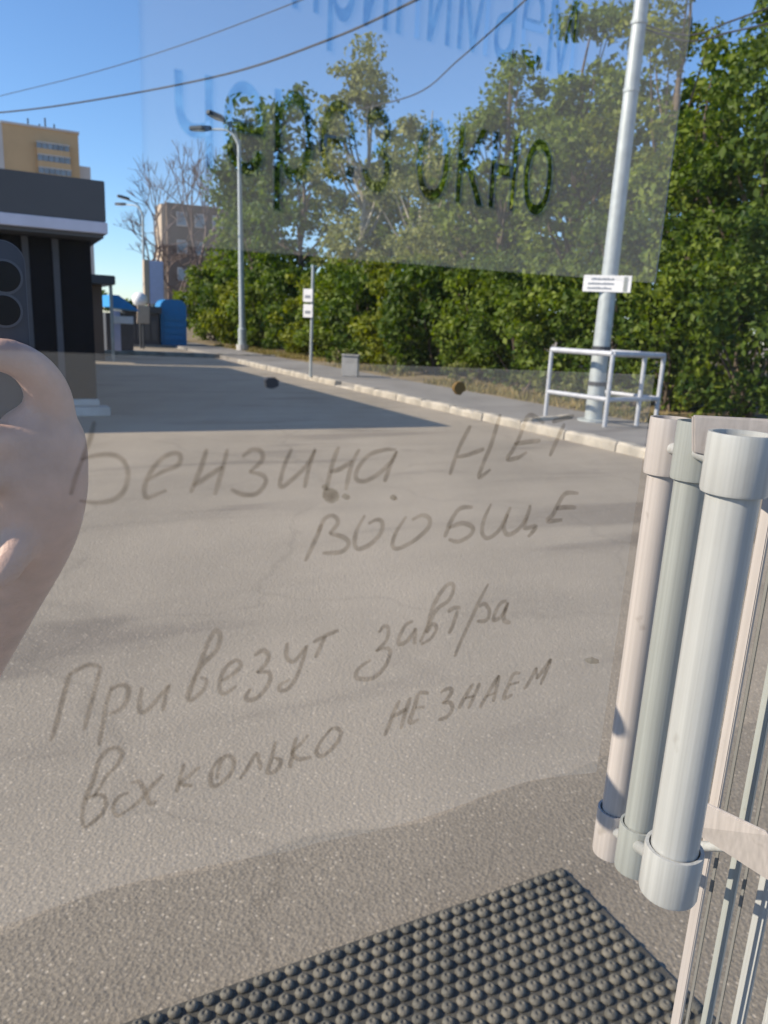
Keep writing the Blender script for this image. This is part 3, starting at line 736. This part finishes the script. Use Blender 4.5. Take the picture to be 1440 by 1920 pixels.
# ================================================================ cables
def cable(name, pts, r, label):
    o = MB().tube(catmull(pts, 10), r, 6).build(name, 'cable'); tag(o, label, 'cable', 'overhead cables')
cable('overhead_cable', [ata(-220, 225, 44), ata(0, 211, 36), ata(180, 187, 31), ata(420, 140, 24), ata(620, 73, 18.5), ata(790, -5, 14.5), ata(1000, -110, 11.5), W(8.9, 8.2, 8.9)], .028, 'thick overhead cable sweeping low across the sky on the left')
cable('overhead_cable', [ata(-220, 235, 60), ata(0, 180, 48), ata(160, 140, 40), ata(330, 88, 32), ata(570, -2, 22), ata(800, -100, 16), W(8.9, 8.2, 9.3)], .017, 'thin faint overhead cable above the thick one')
cable('overhead_cable', [W(28.2, 12.6, 9.2), ata(780, 176, 22), ata(860, 112, 18), ata(985, 0, 13), ata(1090, -110, 10.6), W(8.9, 8.2, 9.0)], .02, 'overhead cable climbing from the poplar towards the top right')
cable('overhead_cable', [W(8.9, 8.2, 5.62), ata(1290, 66, 8.4), ata(1370, 40, 7.9), ata(1440, 15, 7.5), ata(1600, -40, 6.9)], .012, 'upper thin cable leading right from the tall pole')
cable('overhead_cable', [W(8.9, 8.2, 5.58), ata(1290, 77, 8.4), ata(1370, 60, 7.9), ata(1440, 44, 7.5), ata(1600, 0, 6.9)], .012, 'lower thin cable leading right from the tall pole')

# ================================================================ rubber mat
ma0, ma1, mb0, mb1 = .50, 1.29, -.28, 1.262
mt_ = thing('rubber_mat', W((ma0 + ma1) / 2, (mb0 + mb1) / 2, .004), 'black rubber doormat covered in round studs on the ground before the door', 'doormat')
MB().box(ma0, ma1, mb0, mb1, .0045, .0125).build('base', 'rubber', mt_, bevel=.003)
sm = bpy.data.meshes.new('stud')
m2 = MB().lathe((0, 0, 0), [(.0142, 0), (.0138, .004), (.0118, .0085), (.0075, .0112), (.0048, .0116), (.0040, .0098), (.0005, .0096)], 10)
sm.from_pydata([tuple(q) for q in m2.v], [], m2.f); sm.materials.append(M['stud'])
sm.polygons.foreach_set('use_smooth', [True] * len(sm.polygons))
cands = []
row = 0; a = ma1 - .022
while a > ma0 + .02:
    bq = mb1 - .022 - (0.018 if row % 2 else 0)
    while bq > mb0 + .02:
        p = W(a, bq, .0125); v = p - Vector((0, 0, H)); dz = v.dot(FWD)
        x = CX + F * v.dot(RIGHT) / dz; y = CY - F * v.dot(UPV) / dz
        vis = -20 < x < 1300 and y < 1940
        cands.append((0 if vis else 1, -1.0 / dz, p)); bq -= .036
    a -= .0315; row += 1
cands.sort(key=lambda c: (c[0], c[1]))
org = world_of(mt_); rest = MB()
for k, (vis, _, p) in enumerate(cands):
    if k < 300 and not vis:
        dupmesh(sm, 'stud', mt_, p - org, (rnd.uniform(-.08, .08), rnd.uniform(-.08, .08), rnd.uniform(0, 6.28)), (1, 1, rnd.uniform(.85, 1.1)))
    else: rest.lathe(p, [(.0142, 0), (.0118, .0085), (.0075, .0112), (.001, .0113)], 8)
rest.build('stud_field', 'stud', mt_, smooth=True)['kind'] = 'stuff'

# ================================================================ glass door
D = 0.185
dr = thing('glass_door', W(D, .2, .01), 'glazed door with a white handle and its reflections, a pale printed sheet and a handwritten note on the glass', 'door')
PB = ata(1428, 1920, .280).dot(T)
pane = outward(MB().box(D, D + .006, -.42, PB - .001, .10, 2.2).build('pane', 'pane', dr))
# frame round the leaf (outside the picture except at the right)
MB().box(D - .03, D + .04, -.50, -.423, .01, 2.3).build('frame_stile', 'pvc', dr, bevel=.004)
MB().box(D - .03, D + .04, -.42, .60, 2.203, 2.3).build('frame_rail', 'pvc', dr, bevel=.004)
MB().box(D - .03, D + .04, -.42, .60, .01, .097).build('frame_rail', 'pvc', dr, bevel=.004)

def strip(x_left, name, mat, deep=.0072, wide=.003):           # upright bar for glazing edge and its tinted reflections, left flank towards the street
    b0 = ata(x_left, 1920, .2775).dot(T)
    return MB().box(.2775 - deep, .2775, b0, b0 + wide, .10, 2.2).build(name, mat, dr, bevel=.0006)
strip(1256, 'edge_bar', 'reflpink')  # reflected image of the frame edge, built as a solid bar
strip(1283, 'gasket', 'gasket', .003, .001)
strip(1312, 'edge_reflection', 'tintgreen')  # second reflected image of the frame edge, tinted green
strip(1340, 'gasket', 'gasket', .003, .001)
strip(1369, 'edge_bar', 'pvc', .010)
pz = ata(1428, 1920, .280).dot(T)
MB().box(.165, .282, pz, pz + .09, .01, 2.2).build('frame_stile', 'pvc', dr, bevel=.004)

# the pull handle and its two reflections, all built as solid tubes
def handle(a, cpx, width, topy, boty, capw, mat, lab):
    (x0, y0), (x1, y1) = cpx                              # centre line in the picture, upper and lower
    p0 = ata(x0, y0, a); bc = p0.dot(T)
    r = width / F * (p0 - Vector((0, 0, H))).dot(FWD) / 2
    zt = z_at_row(a, bc, topy); zb = z_at_row(a, bc, boty)
    L = zt - zb
    pipe = MB().tube([W(a, bc, zb + L * .05), W(a, bc, zt - L * .05)], r, 28, cap=False).build('handle', mat, dr, smooth=True)
    pipe['label'] = lab
    R = r * capw
    for z0, hh in ((zt - L * .115, L * .115), (zb, L * .115)):
        MB().lathe(W(a, bc, z0), [(R * .82, 0), (R * .97, hh * .02), (R, hh * .07), (R, hh * .95), (R * .985, hh), (R * .86, hh), (R * .85, hh * .9), (r * 1.01, hh * .5), (r * 1.01, 0.0)], 32, closed=True).build('clamp', mat, pipe, smooth=True)
    return a, bc, r, zt, zb, pipe
h1 = handle(.215, ((1362, 1000), (1318, 1300)), 95, 812, 1672, 1.25, 'pvc', 'bright white front pull handle')
h2 = handle(.315, ((1282, 1000), (1240, 1300)), 62, 790, 1628, 1.28, 'ghost', 'greenish middle reflection of the pull handle')
h3 = handle(.365, ((1228, 1000), (1190, 1300)), 56, 783, 1598, 1.30, 'reflpink', 'warm white rear reflection of the pull handle')
def slab(corners, off, name, mat, parent):
    MB().prism([ata(x, y, a) for x, y, a in corners], off).build(name, mat, parent, bevel=.0008)
slab([(1286, 1490, .262), (1445, 1566, .212), (1445, 1655, .212), (1280, 1548, .262)], N * .004 + T * .002, 'bracket_reflection', 'reflpink', h3[5])  # mirrored image of the lower bracket, built as a slab
slab([(1300, 779, .250), (1450, 787, .225), (1450, 884, .225), (1300, 850, .250)], N * .003 + T * .002, 'bracket_reflection', 'reflpink', h3[5])  # mirrored image of the top clamp, built as a slab

def zrow(h, k): return h[3] - (h[3] - h[4]) * (.06 if k == 0 else .94)
for k in (0, 1):                                           # rods that tie the handles to each other and to the frame
    for hA, hB in ((h1, h2), (h2, h3)):
        MB().tube([W(hA[0], hA[1], zrow(hA, k)), W(hB[0], hB[1], zrow(hB, k))], .004, 10).build('mounting_rod', 'pvc', hA[5], smooth=True)
    q = W(h2[0], h2[1] + h2[2] * .5, zrow(h2, k)); e = ata(1400, 1590 if k else 830, .24)
    MB().tube([q, q.lerp(e, .5), e], .003, 10).build('mounting_rod', 'pvc', h2[5], smooth=True)

# sheets on the glass
def rect_prism(name, mat, pts, a0, a1, parent):
    base = [W(a0, b, z) for b, z in pts]
    mb = MB().prism(base, N * (a1 - a0)); return outward(mb.build(name, mat, parent))
SA = D + .008
def bz(px, py): p = ata(px, py, SA); return p.dot(T), p.z
# note: top edge, right edge, wavy curled bottom edge
tl = bz(0, 626); tr_ = bz(1229, 703)
bot = [bz(x, y) for x, y in ((1119, 1449), (1050, 1456), (1000, 1463), (930, 1484), (860, 1512), (790, 1535), (700, 1560), (600, 1580), (540, 1597), (420, 1618), (300, 1642), (200, 1668), (90, 1706), (0, 1740))]
pts = [(-.30, tl[1]), (tr_[0], tr_[1])] + bot + [(-.30, bot[-1][1] - .01)]
note = rect_prism('note_sheet', 'note', pts, SA, SA + .0004, dr)
note['label'] = 'thin note sheet with finger-written words'
# printed sheet with cut-out letters: outline and letters in one filled curve
lz = bz(272, 455); rz = bz(1229, 531)
cu = bpy.data.curves.new('printed_sheet', 'CURVE'); cu.dimensions = '2D'; cu.fill_mode = 'BOTH'; cu.extrude = .0002
def poly(pts):
    s = cu.splines.new('POLY'); s.points.add(len(pts) - 1); s.use_cyclic_u = True
    for q, (x, y) in zip(s.points, pts): q.co = (x, y, 0, 1)
ztop = bz(720, -260)[1]
poly([(lz[0], lz[1]), (rz[0], rz[1] - .0), (rz[0] + .001, ztop), (lz[0], ztop)])
lines = []
def textline(txt, left, right, zb, xh):
    fc = bpy.data.curves.new('t', 'FONT'); fc.body = txt; fc.size = 1; fc.offset = 0.055
    to = bpy.data.objects.new('t', fc); COL.objects.link(to)
    dg = bpy.context.evaluated_depsgraph_get(); dg.update()
    c2 = to.evaluated_get(dg).to_curve(dg)
    xs, allp = [], []
    for s in c2.splines:
        pl = []
        if s.type == 'BEZIER':
            bp = s.bezier_points; n = len(bp)
            for i in range(n):
                p, q = bp[i], bp[(i + 1) % n]
                for k in range(5):
                    t = k / 5; P0, P1, P2, P3 = p.co, p.handle_right, q.handle_left, q.co
                    v = P0 * (1 - t) ** 3 + P1 * 3 * t * (1 - t) ** 2 + P2 * 3 * t * t * (1 - t) + P3 * t ** 3
                    pl.append((v.x, v.y))
        else:
            pl = [(q.co.x, q.co.y) for q in s.points]
        allp.append(pl); xs += [q[0] for q in pl]
    to.to_curve_clear() if hasattr(to, 'to_curve_clear') else None
    bpy.data.objects.remove(to)
    if not xs: return
    x0, x1 = min(xs), max(xs)
    lines.append([])
    for pl in allp:
        lines[-1].append([(left + (x - x0) / (x1 - x0) * (right - left), zb + y / 0.545 * xh) for x, y in pl])
        poly([(left + (x - x0) / (x1 - x0) * (right - left), zb + y / 0.545 * xh) for x, y in pl])
l2 = bz(330, 306); r2 = bz(1030, 396); x2 = bz(335, 122)
textline('через окно', l2[0], r2[0], l2[1], x2[1] - bz(335, 300)[1])
l1 = bz(548, 13); r1 = bz(1082, 60)
textline('принимаем', l1[0], r1[0], l1[1], x2[1] - bz(335, 300)[1])
co = bpy.data.objects.new('printed_sheet', cu); COL.objects.link(co)
bpy.context.view_layer.update()
dg = bpy.context.evaluated_depsgraph_get()
me = bpy.data.meshes.new_from_object(co.evaluated_get(dg)); bpy.data.objects.remove(co)
drp = world_of(dr)
me.transform(Matrix(((T.x, 0, N.x, 0), (T.y, 0, N.y, 0), (0, 1, 0, 0), (0, 0, 0, 1))))
me.transform(Matrix.Translation(N * (SA + .0002) - drp))
me.materials.clear(); me.materials.append(M['sheet'])
ps_ = bpy.data.objects.new('printed_sheet', me); COL.objects.link(ps_); ps_.parent = dr
outward(ps_)
for ln_ in lines:
    cu = bpy.data.curves.new('lettering', 'CURVE'); cu.dimensions = '2D'; cu.fill_mode = 'BOTH'
    for pl in ln_: poly(pl)
    co = bpy.data.objects.new('lettering', cu); COL.objects.link(co); bpy.context.view_layer.update()
    dg = bpy.context.evaluated_depsgraph_get()
    me = bpy.data.meshes.new_from_object(co.evaluated_get(dg)); bpy.data.objects.remove(co)
    me.transform(Matrix(((T.x, 0, N.x, 0), (T.y, 0, N.y, 0), (0, 1, 0, 0), (0, 0, 0, 1))))
    me.transform(Matrix.Translation(N * (SA + .0002) - drp)); me.materials.clear(); me.materials.append(M['print'])
    lo_ = bpy.data.objects.new('lettering', me); COL.objects.link(lo_); lo_.parent = ps_
ps_['label'] = 'pale translucent sheet with large cut-out letters'

# handwriting, traced as strokes on the sheet
IA = D - .0015
def ribbon(mb, pts, wpx, a):
    pts = catmull([Vector((x, y, 0)) for x, y in pts], 5)
    P = [ata(p.x, p.y, a) for p in pts]; n = len(P); k = len(mb.v)
    for i, p in enumerate(P):
        d = P[min(i + 1, n - 1)] - P[max(i - 1, 0)]
        s = d.cross(N).normalized(); t = i / max(1, n - 1)
        wd = wpx / F * (p - Vector((0, 0, H))).dot(FWD) * .5 * (1 + .22 * mnoise.noise(p * 130)) * (.6 + .4 * min(1, 6 * t, 6 * (1 - t)))
        mb.v += [p - s * wd, p + s * wd]
    for i in range(n - 1): mb.f.append((k + 2 * i, k + 2 * i + 1, k + 2 * i + 3, k + 2 * i + 2))
ZA = (80, 760, 2.3226); ZB = (540, 740, 2.3226); ZC = (60, 1140, 2.4); ZD = (580, 1060, 2.769)
WORDS = [
 (ZA, [[(225,70),(205,150),(175,230),(145,310),(122,390)], [(165,240),(220,220),(300,215),(350,240),(372,300),(355,370),(310,410),(240,425),(160,415)],
  [(450,330),(520,290),(590,260),(600,220),(575,208),(530,225),(480,275),(445,350),(450,400),(490,390),(540,370)],
  [(715,190),(690,270),(645,380)], [(655,350),(720,310),(785,265)], [(805,190),(785,270),(750,390)],
  [(870,225),(910,195),(950,200),(955,240),(900,290)], [(900,290),(960,305),(970,340),(930,385),(870,388),(820,365)],
  [(1085,190),(1050,270),(1035,355),(1090,320),(1150,260),(1188,190)], [(1188,190),(1160,270),(1140,360)],
  [(1290,180),(1260,260),(1235,370)], [(1252,290),(1300,275),(1350,240)], [(1380,190),(1345,260),(1320,370)]]),
 (ZB, [[(470,240),(420,240),(350,265),(300,330),(300,370),(340,375),(400,340),(450,290),(475,245)], [(475,245),(445,310),(420,380)]]),
 (ZB, [[(795,135),(760,200),(730,270),(705,350)], [(735,272),(790,260),(855,235)], [(925,85),(905,150),(880,230),(850,300),(832,360),(882,325)],
  [(1115,125),(1075,95),(1042,98),(1010,180),(980,240),(955,280),(1000,275),(1040,250)], [(985,215),(1050,205),(1100,200)], [(1140,268),(1170,200),(1205,125)], [(1150,118),(1195,105),(1245,92)]]),
 (ZB, [[(150,560),(120,630),(75,725)], [(130,600),(160,540),(200,528),(217,560),(180,605)], [(180,605),(240,620),(265,650),(230,685),(150,690)],
  [(335,525),(300,590),(290,650),(310,672),(360,650),(405,600),(410,555),(385,545),(350,562)],
  [(515,530),(470,600),(455,655),(480,670),(550,635),(610,580),(615,540),(585,525),(540,545)],
  [(805,490),(750,495),(715,540),(690,600),(682,622)], [(700,580),(760,560),(805,580),(790,615),(740,640),(700,630)],
  [(885,475),(855,540),(845,600),(870,625),(920,590),(955,520),(970,490)], [(958,520),(940,580),(960,610),(1010,580),(1045,520),(1055,480)], [(1045,530),(1030,580),(1080,575),(1045,620)],
  [(1265,430),(1210,430),(1180,470),(1155,520),(1130,550),(1195,545)], [(1168,495),(1210,490),(1255,492)]]),
 (ZC, [[(85,600),(110,520),(135,420),(160,330),(175,290)], [(168,300),(220,270),(260,255),(310,262)], [(310,262),(285,360),(255,470),(235,550)],
  [(360,350),(335,430),(320,520),(300,620)], [(352,372),(400,345),(435,365),(420,430),(380,465),(340,475)],
  [(495,355),(485,420),(490,470),(530,450),(580,390),(620,345)], [(620,345),(600,400),(590,465)],
  [(705,410),(730,330),(760,240),(800,140),(830,100),(848,130),(830,190),(790,230),(750,280),(715,350),(700,395),(715,415),(770,370),(785,325),(755,312)],
  [(850,330),(900,300),(940,260),(920,235),(880,260),(850,310),(845,370),(870,385),(920,350)],
  [(1000,215),(1040,190),(1065,215),(1050,255),(1010,290)], [(1010,290),(1065,290),(1070,330),(1030,390),(985,415),(962,400),(985,362)],
  [(1150,155),(1145,220),(1180,240),(1235,170)], [(1240,165),(1220,230),(1190,310),(1150,365),(1115,370),(1118,345),(1160,322)],
  [(1265,155),(1320,125),(1380,100)], [(1320,125),(1300,170),(1275,225)]]),
 (ZC, [[(235,990),(225,940),(240,860),(275,780),(300,690),(340,640),(385,630),(405,660),(380,710),(340,750),(310,800),(275,852)], [(235,860),(300,840),(330,860),(325,910),(290,950),(240,990)],
  [(440,830),(390,850),(365,900),(385,935),(430,910)], [(445,790),(480,780),(510,830),(530,880),(562,870)], [(592,750),(540,800),(500,850),(460,890),(430,910)],
  [(685,700),(665,770),(650,830)], [(755,715),(700,760),(668,790),(722,800)],
  [(850,670),(810,730),(805,790),(830,800),(890,750),(910,690),(880,665),(850,690),(832,770)], [(935,770),(970,720),(1010,655),(1025,700),(1030,730)],
  [(1095,600),(1080,670),(1060,740),(1100,730),(1120,690),(1090,672)], [(1190,580),(1175,640),(1160,720)], [(1245,570),(1200,620),(1172,650),(1200,680),(1260,670)],
  [(1350,540),(1300,600),(1280,650),(1310,665),(1370,610),(1390,560),(1365,540),(1330,555)]]),
 (ZD, [[(360,350),(390,315),(410,330),(400,390),(345,445)], [(345,445),(400,430),(420,455),(390,530),(330,585),(270,590),(240,575),(260,532),(320,490)],
  [(540,290),(500,310),(465,380),(470,410),(510,390),(552,325)], [(552,325),(547,370),(548,410)],
  [(575,400),(610,320),(640,220),(690,130),(730,95),(750,115),(725,180),(670,220),(640,265),(605,350),(640,305),(660,330),(630,380),(580,410)],
  [(718,242),(750,222),(785,220)], [(770,235),(745,310),(725,355)], [(930,95),(880,190),(830,300),(780,410),(755,475)], [(880,215),(910,200),(935,240),(920,285),(870,290)],
  [(1025,185),(990,200),(960,260),(960,285),(1000,260),(1032,192)], [(1032,192),(1010,260),(1015,290),(1045,298)]]),
 (ZD, [[(470,700),(440,760),(410,840),(390,885)], [(430,790),(480,760),(505,745)], [(525,685),(500,760),(475,850)], [(620,665),(570,665),(545,740),(520,815),(570,800)], [(550,738),(600,735)],
  [(680,660),(720,640),(740,650),(720,690),(690,715)], [(690,715),(735,715),(740,750),(710,790),(670,800)], [(850,615),(810,680),(775,745)], [(808,690),(855,678)], [(885,610),(860,670),(825,745)],
  [(885,740),(930,660),(985,570)], [(985,570),(970,640),(955,710)], [(918,680),(968,662)], [(1095,560),(1060,565),(1035,620),(1010,690),(1055,670)], [(1040,620),(1090,605)],
  [(1115,645),(1150,590),(1180,530)], [(1180,530),(1180,590)], [(1180,590),(1220,535),(1255,485)], [(1255,485),(1230,550),(1200,620)]]),
]
for (ox, oy, sc), strokes in WORDS:
    mb = MB()
    for k, st_ in enumerate(strokes):
        IAk = IA - .00002 * k
        ribbon(mb, [(ox + x / sc, oy + y / sc) for x, y in st_], 9.0, IAk)
    mb.build('handwriting', 'ink', note)
# spots and smudges on the glass
def blot(px, py, rx, ry, mat, name='spot', seed=0):
    mb = MB(); rs = random.Random(seed); pts = []
    for i in range(18):
        t = 2 * math.pi * i / 18; q = 1 + rs.uniform(-.12, .12)
        pts.append(ata(px + rx * q * math.cos(t), py + ry * q * math.sin(t), D - .003))
    mb.prism(pts, N * .0012).build(name, mat, dr)
blot(510, 718, 13, 11, 'spot', 'sucker_pad', 1)
blot(862, 728, 10, 12, 'rust', 'sucker_pad', 2)
for i, (x, y, rx, ry) in enumerate(((622, 930, 15, 13), (650, 932, 6, 5), (740, 934, 5, 5), (612, 915, 6, 5), (1112, 1240, 12, 5))):
    blot(x, y, rx, ry, 'smudge', 'smudge', 10 + i)

# ================================================================ person holding the phone
pe_ = thing('person', W(.86, -.36, 0), 'person in dark clothes at the left edge, bare forearm raised, holding up a phone', 'person')
def skin_mesh(name, mat, verts, edges, radii, parent, root=0, sub=2, mats=None):
    me = bpy.data.meshes.new(name); me.from_pydata([tuple(v - world_of(parent)) for v in verts], edges, [])
    o = bpy.data.objects.new(name, me); COL.objects.link(o); o.parent = parent
    md = o.modifiers.new('skin', 'SKIN'); md.use_smooth_shade = True
    sv = me.skin_vertices[0].data if me.skin_vertices else None
    if sv is None:
        bm = bmesh.new(); bm.from_mesh(me); bm.verts.layers.skin.verify(); bm.to_mesh(me); bm.free(); sv = me.skin_vertices[0].data
    for i, r in enumerate(radii):
        sv[i].radius = (r, r) if not hasattr(r, '__len__') else r
        sv[i].use_root = (i == root)
    s = o.modifiers.new('sub', 'SUBSURF'); s.levels = sub; s.render_levels = sub
    me.materials.append(M[mat])
    return o
PA = .50                                                  # distance of the phone plane
def hp(px, py, a): return ata(px, py, a)
# body: legs, trunk, neck, head core, both arms and hands in one skeleton
V, E_, R_ = [], [], []
def add(p, r, prev=None):
    V.append(Vector(p)); R_.append(r)
    if prev is not None: E_.append((prev, len(V) - 1))
    return len(V) - 1
bx, ba = -.40, .90
pel = add(W(ba, bx, .93), (.15, .12))
w1 = add(W(ba, bx, 1.08), (.14, .115), pel); ch = add(W(ba + .01, bx, 1.28), (.165, .125), w1); up = add(W(ba + .01, bx, 1.42), (.12, .09), ch)
nk = add(W(ba, bx, 1.50), .058, up)
hd1 = add(W(ba - .01, bx, 1.58), (.075, .088), nk); hd2 = add(W(ba - .015, bx, 1.67), (.082, .1), hd1); hd3 = add(W(ba - .005, bx, 1.745), (.055, .07), hd2)
for s in (-1, 1):
    hip = add(W(ba, bx + s * .09, .86), .092, pel); kn = add(W(ba - .01, bx + s * .11, .49), .06, hip)
    an = add(W(ba + .03, bx + s * .12, .09), .042, kn); to = add(W(ba - .12, bx + s * .13, .04), .04, an)
# lowered arm (away from the picture)
sh = add(W(ba, bx - .19, 1.40), .06, up); el = add(W(ba + .02, bx - .27, 1.12), .046, sh); wr = add(W(ba - .12, bx - .25, .90), .03, el); hnd = add(W(ba - .16, bx - .24, .82), .036, wr)
# raised arm
sh2 = add(W(ba - .02, bx + .18, 1.40), .06, up)
elb = hp(-250, 1500, .80); el2 = add(elb, .044, sh2)
f1 = add(hp(-95, 1270, .66), .038, el2)
wr2 = add(hp(20, 1085, .555), .029, f1)
pm1 = add(hp(58, 1000, .520), (.033, .028), wr2)
pm2 = add(hp(62, 905, .502), (.037, .030), pm1)
pm3 = add(hp(78, 825, .500), (.030, .024), pm2)
pm4 = add(hp(88, 760, .497), (.024, .019), pm3)
body = skin_mesh('body', 'skin', V, E_, R_, pe_, 0, 2)
# fingers: separate chains rooted in the palm, curled over the back of the phone towards the left
def finger(pts, rad, name='finger'):
    vs = [hp(*p) for p in pts]
    fing.append(skin_mesh(name, 'skin', vs, [(i, i + 1) for i in range(len(vs) - 1)], rad, pe_, 0, 2))
fing = []
finger([(82, 850, .503), (98, 750, .496), (70, 690, .482), (6, 660, .471), (-45, 664, .469)], [.0185, .0160, .0132, .0115, .0095])
finger([(40, 860, .505), (20, 836, .492), (-20, 826, .478), (-60, 824, .470), (-100, 830, .468)], [.0140, .0130, .0118, .011, .0095])
finger([(40, 915, .505), (20, 898, .492), (-20, 890, .478), (-60, 888, .470), (-95, 892, .468)], [.0135, .0125, .0112, .0104, .009])
finger([(52, 975, .503), (40, 1015, .492), (12, 1070, .488), (-30, 1105, .488)], [.0145, .0125, .0110, .009])
finger([(40, 960, .535), (30, 880, .548), (22, 800, .548), (-5, 730, .532)], [.014, .0125, .0110, .0088], 'thumb')
bpy.context.view_layer.update()
dg = bpy.context.evaluated_depsgraph_get()
bmj = bmesh.new()
for o in [body] + fing:
    me_ = bpy.data.meshes.new_from_object(o.evaluated_get(dg)); bmj.from_mesh(me_); bpy.data.meshes.remove(me_)
for o in [body] + fing: bpy.data.objects.remove(o)
bme = bpy.data.meshes.new('body'); bmj.to_mesh(bme); bmj.free(); bme.materials.append(M['skin'])
body = bpy.data.objects.new('body', bme); COL.objects.link(body); body.parent = pe_
rm = body.modifiers.new('remesh', 'REMESH'); rm.mode = 'VOXEL'; rm.voxel_size = .0035; rm.use_smooth_shade = True
sm2 = body.modifiers.new('smooth', 'SMOOTH'); sm2.iterations = 9; sm2.factor = .6
# clothes
def cloth(name, mat, idx, grow):
    mp = {i: k for k, i in enumerate(idx)}
    es = [(mp[a], mp[b]) for a, b in E_ if a in mp and b in mp]
    rr = [tuple(q + grow for q in (R_[i] if hasattr(R_[i], '__len__') else (R_[i], R_[i]))) for i in idx]
    return skin_mesh(name, mat, [V[i] for i in idx], es, rr, pe_, 0, 2)
mid2 = len(V)
V.append(V[sh2].lerp(V[el2], .55)); R_.append(.054); E_.append((sh2, mid2))
mid1 = len(V); V.append(V[sh].lerp(V[el], .6)); R_.append(.054); E_.append((sh, mid1))
cloth('shirt', 'shirt', [pel, w1, ch, up, sh, sh2, mid1, mid2], .014)
legs = [pel] + [i for i in range(hd3 + 1, sh) if (i - hd3 - 1) % 4 != 3]
cloth('trousers', 'trousers', legs, .016)
hc = hd2; hw = V[hd2]
mb = MB(); 
for i in range(7):
    pass
prof = [(.102 * math.sin(math.pi * .5 * i / 7) + .001, .115 * math.cos(math.pi * .5 * i / 7)) for i in range(8)]
MB().lathe(hw + N * .018 + Z * .012, prof[::-1], 20, axis=Z + N * .35).build('hair', 'hair', pe_, smooth=True)
for s in (-1, 1):
    MB().lathe(hw - N * .094 + T * .032 * s, [(.011 * math.sin(math.pi * i / 6) + .0005, -.008 * math.cos(math.pi * i / 6)) for i in range(7)], 10, axis=N).build('eye', 'lens', pe_, smooth=True)
    MB().prism([hw + T * (.083 * s) - Z * .03 - N * .01, hw + T * (.083 * s) - Z * .035 + N * .015, hw + T * (.092 * s) + Z * .025 + N * .02, hw + T * (.090 * s) + Z * .025 - N * .008], T * (.012 * s)).build('ear', 'skin', pe_, bevel=.004)
    ai = hd3 + 3 + (4 if s > 0 else 0)
    MB().prism([W(ba - .20, bx + s * .12 - .045, .004), W(ba - .20, bx + s * .12 + .045, .004), W(ba + .09, bx + s * .12 + .04, .004), W(ba + .09, bx + s * .12 - .04, .004)], (0, 0, .08)).build('shoe', 'trousers', pe_, bevel=.02)
MB().prism([hw - N * .09 + Z * .01 - T * .008, hw - N * .09 + Z * .01 + T * .008, hw - N * .088 - Z * .035 + T * .017, hw - N * .088 - Z * .035 - T * .017], -N * .022).build('nose', 'skin', pe_, bevel=.006)

# phone
pr_ = ata(50, 560, PA); pb1 = pr_.dot(T); pzt = ata(20, 452, PA).z
PW, PH = .0755, .158
ph = thing('phone', W(PA, pb1 - PW / 2, pzt - PH), 'dark blue-grey phone with stacked camera lenses held up at the left edge', 'phone')
def rrect(b0, b1, z0, z1, r, a, k=6):
    out = []
    for cb, cz, t0 in ((b1 - r, z1 - r, 0), (b0 + r, z1 - r, 90), (b0 + r, z0 + r, 180), (b1 - r, z0 + r, 270)):
        for i in range(k + 1):
            t = math.radians(t0 + 90 * i / k); out.append(W(a, cb + r * math.cos(t), cz + r * math.sin(t)))
    return out
MB().prism(rrect(pb1 - PW, pb1, pzt - PH, pzt, .012, PA), N * .008).build('body', 'phone', ph, bevel=.0008)
MB().prism(rrect(pb1 - PW - .0006, pb1 + .0006, pzt - PH - .0006, pzt + .0006, .0125, PA + .0015), N * .005).build('rim', 'phonerim', ph, bevel=.0006)
MB().prism(rrect(pb1 - .042, pb1 - .003, pzt - .044, pzt - .003, .010, PA - .0018), N * .002).build('camera_module', 'phone', ph, bevel=.0006)
for (px, py) in ((8, 519), (8, 582)):
    c = ata(px, py, PA)
    ln = MB().lathe(c - N * .0045, [(.0098, 0), (.0098, .003)], 28, axis=N).build('lens', 'phonerim', ph, bevel=.0004)
    MB().lathe(c - N * .0050, [(.0084, 0), (.0084, .001)], 28, axis=N).build('lens_glass', 'lens', ln)
c = W(PA, pb1 - .032, pzt - .024)
ln = MB().lathe(c - N * .0045, [(.0098, 0), (.0098, .003)], 28, axis=N).build('lens', 'phonerim', ph, bevel=.0004)
MB().lathe(c - N * .0050, [(.0084, 0), (.0084, .001)], 28, axis=N).build('lens_glass', 'lens', ln)
